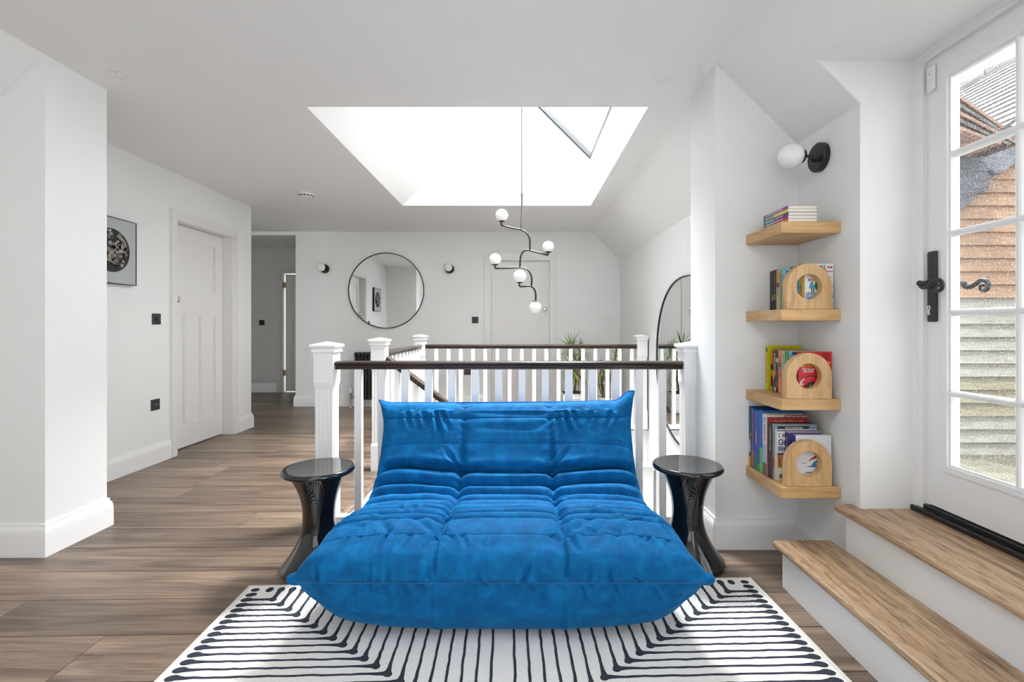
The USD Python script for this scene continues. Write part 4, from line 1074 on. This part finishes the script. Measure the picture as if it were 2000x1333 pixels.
MC = {}
def ink(*c):
    k = 'ink_%d_%d_%d' % c
    if k not in MC: MC[k] = mat(k, srgb(*c), .35)
    return MC[k]
def book(label, xs, w, yf, t, z0, h, spine, cover=None, group='books on the corner shelves', hard=False, marks=()):
    """a book standing with its spine to the left (-x) and its front cover towards the viewer (-y). marks: (where, kind, u0, v0, u1, v1, colour[, text]) in fractions"""
    b = thing('book', label, 'book', (xs, yf, z0 + .0004), group=group)
    g = .0022 if hard else .0009
    ov = .003 if hard else 0
    obj('pages', bx(g, w - ov, g, t - g, ov, h - ov - .0002), PAGES, b)
    fc = obj('front_cover', cb(0, w, 0, g, 0, h, g * .35), ink(*(cover or spine)), b)
    obj('back_cover', cb(0, w, t - g, t, 0, h, g * .35), ink(*spine), b)
    sp = obj('spine', cb(-.0004, g, 0, t, 0, h, g * .35), ink(*spine), b)
    for mi, mk in enumerate(marks):
        lift = mi * .00009
        wh, kd, u0, v0, u1, v1, col = mk[:7]
        pr_ = fc if wh == 'f' else sp
        if wh == 'f':
            o_, U, S_, sw = np.array([0, -.0001 - lift, 0]), np.array([1.0, 0, 0]), np.array([0, 0, 1.0]), w
        else:                                     # spine: u runs from the rear edge to the front edge
            o_, U, S_, sw = np.array([-.0005 - lift, t, 0]), np.array([0, -1.0, 0]), np.array([0, 0, 1.0]), t
        n_ = np.cross(U, S_)
        if kd == 'box':
            m = framed(bx(u0 * sw, u1 * sw, v0 * h, v1 * h, -.0001, .0005), U, S_, n_, o_)
            obj('printed_block', m, ink(*col), pr_)
        elif kd == 'oval':
            e = affinity.scale(Point(0, 0).buffer(1, 12), (u1 - u0) * sw / 2, (v1 - v0) * h / 2)
            e = affinity.translate(e, (u0 + u1) * sw / 2, (v0 + v1) * h / 2)
            obj('printed_shape', framed(ext(e, 'xy', -.0001, .0006), U, S_, n_, o_), ink(*col), pr_)
        elif kd == 'poly':
            e = Polygon([(a * sw, c * h) for a, c in mk[7]])
            obj('printed_shape', framed(ext(e, 'xy', -.0001, .0007), U, S_, n_, o_), ink(*col), pr_)
        elif kd == 'text':
            m = text_at(mk[7], (v1 - v0) * h, (1, 0, 0), (0, 1, 0), (0, 0, 0), (u1 - u0) * sw, depth=.0004)
            m.vertices[:, 0] += u0 * sw - m.bounds[0][0]; m.vertices[:, 1] += v0 * h - 0; m.vertices[:, 2] += .0004
            obj('cover_lettering', framed(m, U, S_, n_, o_), ink(*col), pr_)
        elif kd == 'hdashes':                     # a line of unreadably small print
            rk = random.Random(int(u0 * 1000 + v0 * 777 + len(label)))
            ms = []; v = u0
            while v < u1:
                l = rk.uniform(.008, .02)
                if rk.random() > .12: ms.append(framed(bx(v * sw, min(v + l, u1) * sw, (v0 + (v1 - v0) * rk.choice([0, .2])) * h, (v1 - (v1 - v0) * rk.choice([0, .3])) * h, -.0001, .0006), U, S_, n_, o_))
                v += l + .009
            obj('printed_line', ms, ink(*col), pr_)
        elif kd == 'dashes':                      # unreadably small print
            rk = random.Random(int(u0 * 1000 + v0 * 777 + len(label)))
            ms = []
            v = v0
            while v < v1:
                l = rk.uniform(.006, .012); a_ = u0 + (u1 - u0) * rk.choice([0, 0, .15, .3]); e_ = u1 - (u1 - u0) * rk.choice([0, 0, 0, .25])
                if rk.random() > .12: ms.append(framed(bx(a_ * sw, e_ * sw, v * h, min(v + l, v1) * h, -.0001, .0005), U, S_, n_, o_))
                v += l + .005
            obj('spine_print', ms, ink(*col), pr_)
    return b

# lowest shelf
z = .403
GB = 'picture books on the lowest shelf'
book('teal hardback with orange foot of spine, rearmost on the lowest shelf', 1.112, .19, 2.281, .022, z, .289, (18, 72, 84), (20, 86, 110), GB, True, [('s', 'box', .05, .0, .95, .17, (226, 150, 30)), ('s', 'oval', .15, .22, .85, .46, (214, 214, 210)), ('s', 'oval', .5, .48, .98, .58, (190, 90, 50))])
book('thin blue hardback with red lettered spine on the lowest shelf', 1.113, .19, 2.256, .0235, z, .284, (40, 88, 160), (24, 92, 170), GB, True, [('s', 'dashes', .3, .42, .75, .93, (190, 40, 36)), ('s', 'box', .1, .02, .95, .3, (196, 92, 40))])
book('blue and purple hardback with yellow streak on the lowest shelf', 1.114, .188, 2.225, .0295, z, .280, (40, 90, 178), (30, 92, 180), GB, True, [('s', 'box', .55, .4, .95, .75, (156, 60, 140)), ('s', 'box', .3, .3, .55, .6, (80, 60, 150)), ('s', 'box', .1, .0, .9, .22, (24, 120, 110)), ('s', 'box', .6, .45, .8, .65, (226, 196, 60))])
book('mid blue hardback with green foot on the lowest shelf', 1.115, .188, 2.204, .020, z, .281, (34, 96, 184), (34, 96, 184), GB, True, [('s', 'box', .05, .0, .95, .12, (60, 160, 70))])
book('tall bright blue hardback with a half green spine on the lowest shelf', 1.115, .19, 2.179, .024, z, .288, (28, 100, 196), (28, 88, 164), GB, True, [('s', 'box', .05, .0, .98, .4, (120, 190, 70)), ('f', 'oval', .46, .9, .56, .965, (160, 190, 220)), ('f', 'oval', .475, .91, .545, .955, (28, 88, 164)), ('f', 'box', .51, .86, .515, .93, (160, 190, 220))])
book('white landscape spined book with a red-brown title band reading Now you can read', 1.115, .182, 2.140, .038, z, .277, (214, 216, 212), (206, 202, 190), GB, True, [('s', 'box', .1, .12, .9, .5, (150, 190, 205)), ('s', 'box', .1, .0, .95, .2, (96, 92, 80)), ('s', 'dashes', .35, .55, .65, .95, (110, 120, 120)), ('f', 'box', .44, .945, .985, .997, (150, 62, 50)), ('f', 'text', .48, .962, .95, .985, (236, 226, 214), 'Now you can read')])
book('deep red hardback with a red ribbon marker on the lowest shelf', 1.115, .177, 2.1295, .010, z, .266, (160, 20, 44), (140, 14, 34), GB, True, [('f', 'hdashes', .16, .93, .9, .955, (214, 160, 90))])
rb = thing('ribbon_marker', 'thin red ribbon marker lying on the lowest shelf in front of the books', 'ribbon', (1.100, 2.12, z + .0005))
obj('strip', bx(0, .022, 0, .005, 0, .0006), ink(150, 20, 30), rb)
book('grey blue hardback with black spine and black title band', 1.116, .198, 2.097, .032, z, .243, (34, 32, 34), (122, 142, 162), GB, True, [('s', 'dashes', .35, .5, .6, .94, (170, 168, 160)), ('f', 'box', .12, .905, .82, .965, (26, 24, 26)), ('f', 'text', .28, .922, .68, .95, (228, 226, 220), 'THE ILLUSTRATED'), ('f', 'box', 0.01, .1, .2, .4, (170, 80, 50)), ('f', 'box', 0.01, .02, .2, .22, (150, 140, 130))])
book('white book of buildings with blue patterned top edge and large blue letters', 1.126, .184, 2.0795, .017, z, .223, (226, 220, 206), (232, 228, 216), GB, True, [('f', 'box', .01, .965, .99, .997, (86, 104, 156)), ('f', 'hdashes', .03, .972, .97, .99, (170, 160, 190)), ('f', 'text', .04, .85, .23, .93, (40, 90, 120), 'I W'), ('f', 'text', .04, .70, .24, .81, (36, 66, 130), 'Gr'), ('f', 'text', .04, .59, .25, .67, (36, 66, 130), 'Bu'), ('f', 'box', .02, .25, .4, .50, (198, 140, 70)), ('f', 'box', .05, .27, .08, .46, (120, 70, 40)), ('f', 'box', .12, .27, .15, .46, (120, 70, 40)), ('f', 'box', .19, .27, .22, .46, (120, 70, 40)), ('f', 'box', .02, .50, .4, .54, (90, 80, 110)), ('f', 'oval', .06, .04, .2, .13, (130, 110, 80))])
book('purple paperback behind the white bird book', 1.163, .152, 2.0565, .0225, z, .215, (64, 52, 110), (66, 56, 120), GB, False, [('s', 'dashes', .35, .2, .65, .9, (180, 170, 200))])
book('white front book with a red and blue wing and the letters JACK, behind the bookend', 1.182, .154, 2.0335, .0225, z, .208, (86, 74, 132), (222, 224, 230), GB, False, [('s', 'box', .1, .55, .9, .85, (196, 190, 120)), ('f', 'poly', 0, 0, 1, 1, (52, 130, 180), [(.42, .36), (.5, .45), (.62, .50), (.66, .47), (.66, .37), (.55, .35)]), ('f', 'poly', 0, 0, 1, 1, (190, 62, 44), [(.34, .46), (.44, .53), (.56, .585), (.64, .60), (.66, .54), (.56, .53), (.46, .50)]), ('f', 'poly', 0, 0, 1, 1, (60, 60, 70), [(.12, .455), (.2, .425), (.3, .44), (.3, .432), (.2, .418)]), ('f', 'poly', 0, 0, 1, 1, (70, 50, 80), [(.3, .355), (.42, .37), (.6, .36), (.45, .35)]), ('f', 'oval', .56, .40, .62, .43, (235, 240, 245)), ('f', 'text', .25, .225, .47, .25, (60, 60, 66), 'JACK')])
# third shelf
z = .774
GC = 'paperbacks on the third shelf'
book('tall bright yellow book with red lettered spine, rearmost on the third shelf', 1.184, .160, 2.262, .021, z, .214, (214, 206, 20), (218, 208, 24), GC, True, [('s', 'dashes', .25, .16, .75, .78, (176, 60, 30)), ('s', 'oval', .2, .84, .8, .95, (70, 90, 50)), ('f', 'hdashes', .1, .935, .78, .95, (120, 110, 30)), ('f', 'box', .08, .1, .17, .33, (180, 50, 40)), ('f', 'box', .08, .46, .13, .58, (60, 60, 40))])
book('thin red and black comic paperback on the third shelf', 1.186, .128, 2.208, .017, z, .197, (120, 30, 40), (40, 40, 44), GC, False, [('s', 'box', .1, .6, .9, .95, (150, 24, 50)), ('s', 'box', .1, .3, .9, .5, (226, 120, 40)), ('s', 'box', .1, .1, .9, .28, (60, 50, 110))])
book('dark green paperback with white lettered spine on the third shelf', 1.184, .128, 2.172, .0355, z, .196, (30, 56, 42), (30, 56, 42), GC, False, [('s', 'dashes', .1, .4, .3, .92, (226, 224, 210)), ('s', 'oval', .55, .7, .9, .82, (214, 212, 204)), ('s', 'oval', .6, .12, .95, .26, (190, 44, 40)), ('s', 'oval', .6, .42, .95, .52, (190, 44, 40)), ('s', 'box', .05, .02, .4, .12, (214, 210, 200))])
book('salmon paperback on the third shelf', 1.184, .128, 2.143, .0285, z, .195, (226, 142, 98), (226, 142, 98), GC, False, [('s', 'dashes', .3, .35, .7, .9, (170, 84, 56)), ('s', 'box', .3, .62, .7, .72, (60, 40, 40))])
book('pale mint paperback on the third shelf', 1.185, .128, 2.122, .0205, z, .194, (166, 200, 176), (166, 200, 176), GC, False, [('s', 'dashes', .35, .3, .65, .85, (90, 130, 110)), ('s', 'oval', .3, .86, .7, .93, (200, 90, 70))])
book('grass green paperback on the third shelf', 1.186, .128, 2.092, .0295, z, .195, (62, 138, 72), (62, 138, 72), GC, False, [('s', 'dashes', .3, .3, .7, .92, (150, 190, 110)), ('s', 'box', .05, .1, .95, .3, (110, 160, 60))])
book('sky blue paperback with dark spine letters on the third shelf', 1.187, .128, 2.070, .0215, z, .195, (92, 186, 214), (92, 186, 214), GC, False, [('s', 'dashes', .25, .5, .75, .92, (24, 50, 80)), ('s', 'box', .1, .1, .9, .3, (60, 130, 170))])
book('navy paperback second from the front on the third shelf', 1.188, .128, 2.0515, .018, z, .194, (26, 42, 92), (26, 42, 92), GC, False, [('s', 'box', .2, .3, .8, .36, (226, 200, 40)), ('s', 'box', .2, .5, .8, .6, (200, 206, 214)), ('s', 'box', .2, .84, .8, .95, (60, 120, 200))])
book('red paperback in front on the third shelf, its title seen through the bookend hole', 1.195, .142, 2.0335, .0175, z, .197, (186, 22, 30), (200, 22, 34), GC, False, [('f', 'text', .02, .665, .56, .745, (236, 200, 40), 'DETECT'), ('f', 'text', .10, .60, .54, .64, (240, 238, 232), "THE FALCON'S"), ('f', 'text', .14, .55, .46, .59, (240, 238, 232), 'MALTESER'), ('f', 'text', .72, .90, .90, .945, (60, 20, 20), 'DY'), ('f', 'text', .80, .82, .88, .865, (60, 20, 20), 'E'), ('f', 'text', .84, .735, .96, .785, (236, 200, 40), 'ES'), ('f', 'poly', 0, 0, 1, 1, (30, 26, 28), [(.2, .43), (.3, .475), (.42, .485), (.55, .45), (.56, .43), (.42, .46), (.3, .455)]), ('f', 'poly', 0, 0, 1, 1, (208, 208, 204), [(.04, .27), (.03, .33), (.09, .38), (.17, .42), (.18, .39), (.11, .35), (.10, .31), (.15, .29), (.13, .26)]), ('f', 'poly', 0, 0, 1, 1, (42, 40, 34), [(.2, .18), (.22, .27), (.3, .33), (.44, .345), (.56, .29), (.6, .18)]), ('f', 'poly', 0, 0, 1, 1, (120, 110, 84), [(.3, .2), (.32, .29), (.38, .315), (.42, .22)]), ('f', 'poly', 0, 0, 1, 1, (110, 84, 50), [(.44, .2), (.46, .29), (.54, .27), (.56, .2)]), ('f', 'poly', 0, 0, 1, 1, (90, 110, 60), [(.22, .19), (.24, .26), (.29, .25), (.3, .19)])])
# second shelf
z = 1.152
GD = 'paperbacks on the second shelf'
D = [('dark purple paperback, rearmost on the second shelf', 2.275, .028, (44, 30, 62), [('s', 'dashes', .3, .4, .6, .92, (120, 110, 140)), ('s', 'oval', .6, .25, .95, .4, (200, 150, 50))]),
     ('dark green and brown paperback on the second shelf', 2.246, .0285, (38, 40, 26), [('s', 'dashes', .3, .45, .6, .9, (130, 130, 90)), ('s', 'box', .1, .28, .9, .42, (110, 130, 40))]),
     ('beige paperback with orange head of spine on the second shelf', 2.218, .0275, (206, 190, 166), [('s', 'box', .05, .72, .95, .97, (214, 140, 60)), ('s', 'dashes', .35, .35, .7, .62, (120, 90, 70)), ('s', 'box', .1, .58, .9, .7, (130, 60, 50))]),
     ('pale blue and green thin paperback on the second shelf', 2.196, .0215, (150, 186, 176), [('s', 'box', .5, .05, .98, .95, (120, 160, 70)), ('s', 'dashes', .15, .3, .4, .9, (60, 110, 140))]),
     ('light blue paperback on the second shelf', 2.171, .0245, (140, 190, 214), [('s', 'dashes', .3, .3, .7, .85, (70, 120, 150)), ('s', 'box', .1, .1, .9, .3, (206, 214, 210))]),
     ('pale blue paperback with black pattern on the second shelf', 2.134, .0365, (150, 196, 216), [('s', 'dashes', .1, .1, .9, .93, (24, 28, 34)), ('s', 'box', .1, .4, .9, .5, (150, 196, 216))]),
     ('blue paperback seen through the bookend hole on the second shelf', 2.088, .0455, (44, 104, 150), [('s', 'box', .1, .3, .5, .7, (24, 40, 70)), ('s', 'dashes', .55, .3, .8, .75, (210, 220, 226))]),
     ('teal blue paperback with white spine letters, through the bookend hole', 2.066, .0215, (46, 120, 166), [('s', 'dashes', .3, .3, .7, .72, (224, 228, 226))]),
     ('green paperback with white spine letters on the second shelf, seen through the bookend hole', 2.050, .0155, (60, 136, 62), [('s', 'dashes', .3, .3, .7, .72, (214, 224, 200))]),
     ('orange and yellow thin paperback second from the front on the second shelf', 2.0415, .008, (220, 160, 40), [('s', 'box', .2, .4, .8, .55, (150, 50, 40))])]
for lab, yf, t, c, mk in D: book(lab, 1.215, .122, yf, t, z, .195 + .002 * math.sin(yf * 90), c, None, GD, False, mk)
book('white comic book with red and blue print in front on the second shelf', 1.2222, .122, 2.0335, .0075, z, .1965, (230, 230, 226), (236, 236, 232), GD, False,
     [('f', 'text', .22, .905, .72, .96, (30, 28, 30), 'HORRIBLE'), ('f', 'text', .2, .845, .74, .895, (30, 28, 30), 'HISTORIES'), ('f', 'box', .42, .825, .98, .842, (190, 60, 40)), ('f', 'poly', 0, 0, 1, 1, (196, 30, 50), [(.8, .90), (.87, .92), (.95, .90), (.95, .95), (.87, .93), (.8, .95)]),
      ('f', 'box', .12, .63, .42, .66, (120, 40, 40)), ('f', 'oval', .2, .60, .34, .69, (220, 180, 160)), ('f', 'poly', 0, 0, 1, 1, (70, 150, 206), [(.14, .48), (.2, .6), (.3, .6), (.36, .46), (.2, .45)]), ('f', 'oval', .34, .42, .54, .62, (50, 120, 60)), ('f', 'box', .22, .36, .25, .46, (70, 60, 60)), ('f', 'box', .29, .36, .32, .46, (70, 60, 60)), ('f', 'box', .28, .54, .33, .58, (236, 236, 232)),
      ('f', 'text', .02, .24, .97, .37, (40, 130, 196), 'VICIOUS VIKINGS'), ('f', 'box', .84, .02, .97, .18, (220, 190, 40)), ('f', 'oval', .86, .08, .95, .2, (50, 80, 160)), ('f', 'oval', .82, .44, .96, .6, (160, 120, 80)), ('f', 'box', .7, .7, .92, .73, (200, 190, 60))])
# top shelf: a stack lying flat, spines to the left
z = 1.5225
for i, (c, c2) in enumerate([((214, 120, 40), (230, 190, 30)), ((150, 40, 110), (40, 150, 150)), ((84, 40, 110), (50, 130, 190)), ((214, 208, 40), (60, 130, 60)), ((140, 40, 130), (90, 70, 150))]):
    names = ['orange spined paperback at the bottom of the flat stack on the top shelf', 'magenta and teal spined paperback, second up in the flat stack on the top shelf', 'purple and blue spined paperback in the middle of the flat stack on the top shelf', 'yellow spined paperback, fourth up in the flat stack on the top shelf', 'purple spined paperback lying on top of the flat stack on the top shelf']
    t = .0135
    b = thing('book', names[i], 'book', (1.131 + .0008 * (i % 3), 2.0 + .0006 * ((i * 2) % 3), z + .0003 + i * (t + .0002)), group='flat stack of paperbacks on the top shelf')
    obj('pages', bx(.0009, .1212, .0005, .1995, .0009, t - .0009), PAGES, b)
    obj('front_cover', bx(0, .122, 0, .2, t - .0009, t), ink(*c), b)
    obj('back_cover', bx(0, .122, 0, .2, 0, .0009), ink(*c2), b)
    obj('spine', bx(-.0004, .0009, 0, .2, 0, t), ink(*c), b)
    obj('printed_block', bx(-.0007, 0, .11, .2, .001, t - .001), ink(*c2), b)
    obj('printed_block', [bx(-.0010, -.0005, .04 + q * .0042, .0428 + q * .0042, .0045, .0075 + .002 * ((q * 7 + i) % 3)) for q in range(34) if (q * 5 + i) % 7], ink(226, 222, 214), b)

# ------------------------------------------------------------------ outside the glazed door
hs = thing('neighbouring_house', 'tile roofed house with pale weatherboarded wall outside the glazed door', 'house', (0, 0, 0))
def boardmat(name, a, b):
    return usdkit.material(stage, LK + name, {
        'g': ('geometry', {}), 'm': ('vector_math', {'math_type': 'multiply', 'vector2': (2.0, 2.0, 20.0)}), 'n': ('noise_texture', {'scale': 3.0, 'detail': 5.0}),
        'r': ('rgb_ramp', {'ramp': [(.3, a), (.7, b)]}), 'p': ('principled_bsdf', {'roughness': .7})},
        [('g.position', 'm.vector1'), ('m.vector', 'n.vector'), ('n.fac', 'r.fac'), ('r.color', 'p.base_color')], surface='p.BSDF')
WBO = boardmat('weathered_orange', srgb(124, 96, 74), srgb(150, 124, 102))
WBG = boardmat('weathered_grey', srgb(112, 110, 102), srgb(140, 138, 132))
WBM = boardmat('weathered_moss', srgb(100, 97, 78), srgb(130, 124, 104))
SLATE = boardmat('wet_slate', srgb(46, 46, 47), srgb(84, 82, 80))
TILE = boardmat('clay_tile', srgb(88, 68, 60), srgb(124, 98, 86))
LEAD = boardmat('lead', srgb(62, 64, 70), srgb(92, 94, 101))
YW = 4.0
GA = .111
obj('sheathing', bx(3.3, 6.2, YW + .03, YW + .12, -.3, 2.75), LEAD, hs)
k = 0
zb = -.12
while zb < 2.75:
    m = WBM if zb < .55 else (WBG if zb < 1.30 else WBO)
    if zb < .3: m = WBG
    sec = Polygon([(YW + .03, zb), (YW - .012, zb), (YW + .012, zb + GA + .015), (YW + .03, zb + GA + .015)])
    obj('weatherboard', ext(sec, 'yz', 3.3, 6.2), m, hs)
    zb += GA; k += 1
# lead apron lapped over the top left of the boards
apron = Polygon([at(px, py, YW - .03)[[0, 2]] for px, py in [(1846, 292), (1976, 262), (1990, 262), (1990, 318), (1975, 322), (1958, 334), (1940, 343), (1929, 356), (1927, 376), (1905, 379), (1892, 398), (1874, 411), (1846, 430), (1782, 470), (1782, 276)]])
obj('lead_apron', ext(apron, 'xz', YW - .045, YW - .02), LEAD, hs, label='dark grey lead flashing')
roll = Polygon([at(px, py, YW - .05)[[0, 2]] for px, py in [(1930, 318), (1972, 308), (1974, 322), (1957, 336), (1940, 341), (1931, 334)]])
obj('lead_apron', ext(roll, 'xz', YW - .075, YW - .045), LEAD, hs, label='lapped piece of lead flashing')
# verge: stepped clay tile edges
for i, (p, q) in enumerate([((1846, 196), (1936, 260)), ((1846, 212), (1950, 278)), ((1846, 228), (1964, 290)), ((1846, 243), (1948, 292)), ((1846, 258), (1930, 290))]):
    a_, b_2 = at(*p, 3.8 - .03 * i), at(*q, 3.8 - .03 * i)
    a_ = a_ - .9 * (b_2 - a_)
    d = b_2 - a_; L_ = np.linalg.norm(d); d /= L_
    t = bx(0, L_, -.1, .16, -.012, .012)
    obj('verge_tile', framed(t, d, (0, 1, 0), np.cross(d, (0, 1, 0)), a_), TILE if i % 2 == 0 else SLATE, hs)
# main roof slope of slates, courses running away from the viewer
xe, ze, xr, zrg = 4.0, 2.70, 5.68, 4.13
Lr2 = math.hypot(xr - xe, zrg - ze); du_ = np.array([(xr - xe) / Lr2, 0, (zrg - ze) / Lr2]); nn_ = np.array([-du_[2], 0, du_[0]])
NC_ = 16
for i in range(NC_):
    u0_, u1_ = i * Lr2 / NC_, (i + 1) * Lr2 / NC_ + .05
    sec = Polygon([(u0_, .0), (u0_, .034), (u1_, .012), (u1_, 0)])
    m = trimesh.creation.extrude_polygon(sec, 5.0, engine='earcut')
    obj('slate_course', framed(m, du_, nn_, (0, 1, 0), (xe, 3.9, ze)), SLATE, hs)
for i in range(11): obj('ridge_tile', tube([(xr, 3.9 + i * .45, zrg + .02), (xr, 3.9 + i * .45 + .44, zrg + .03)], .1, 14), SLATE, hs, 40)
DECKM = boardmat('wet_deck', srgb(44, 43, 34), srgb(70, 68, 55))
dk = thing('deck', 'grey green decking boards outside the glazed door', 'deck', (0, 0, 0))
for i in range(16): obj('deck_board', cb(2.0 + i * .145, 2.0 + i * .145 + .139, .2, 3.98, -.03, .0, .004), DECKM, dk)
tag(obj('ground', bx(-14, 20, -14, 24, -3.2, -3.0), mat('ground_grey', (.3, .3, .28), .9)), None, None, None, 'structure')
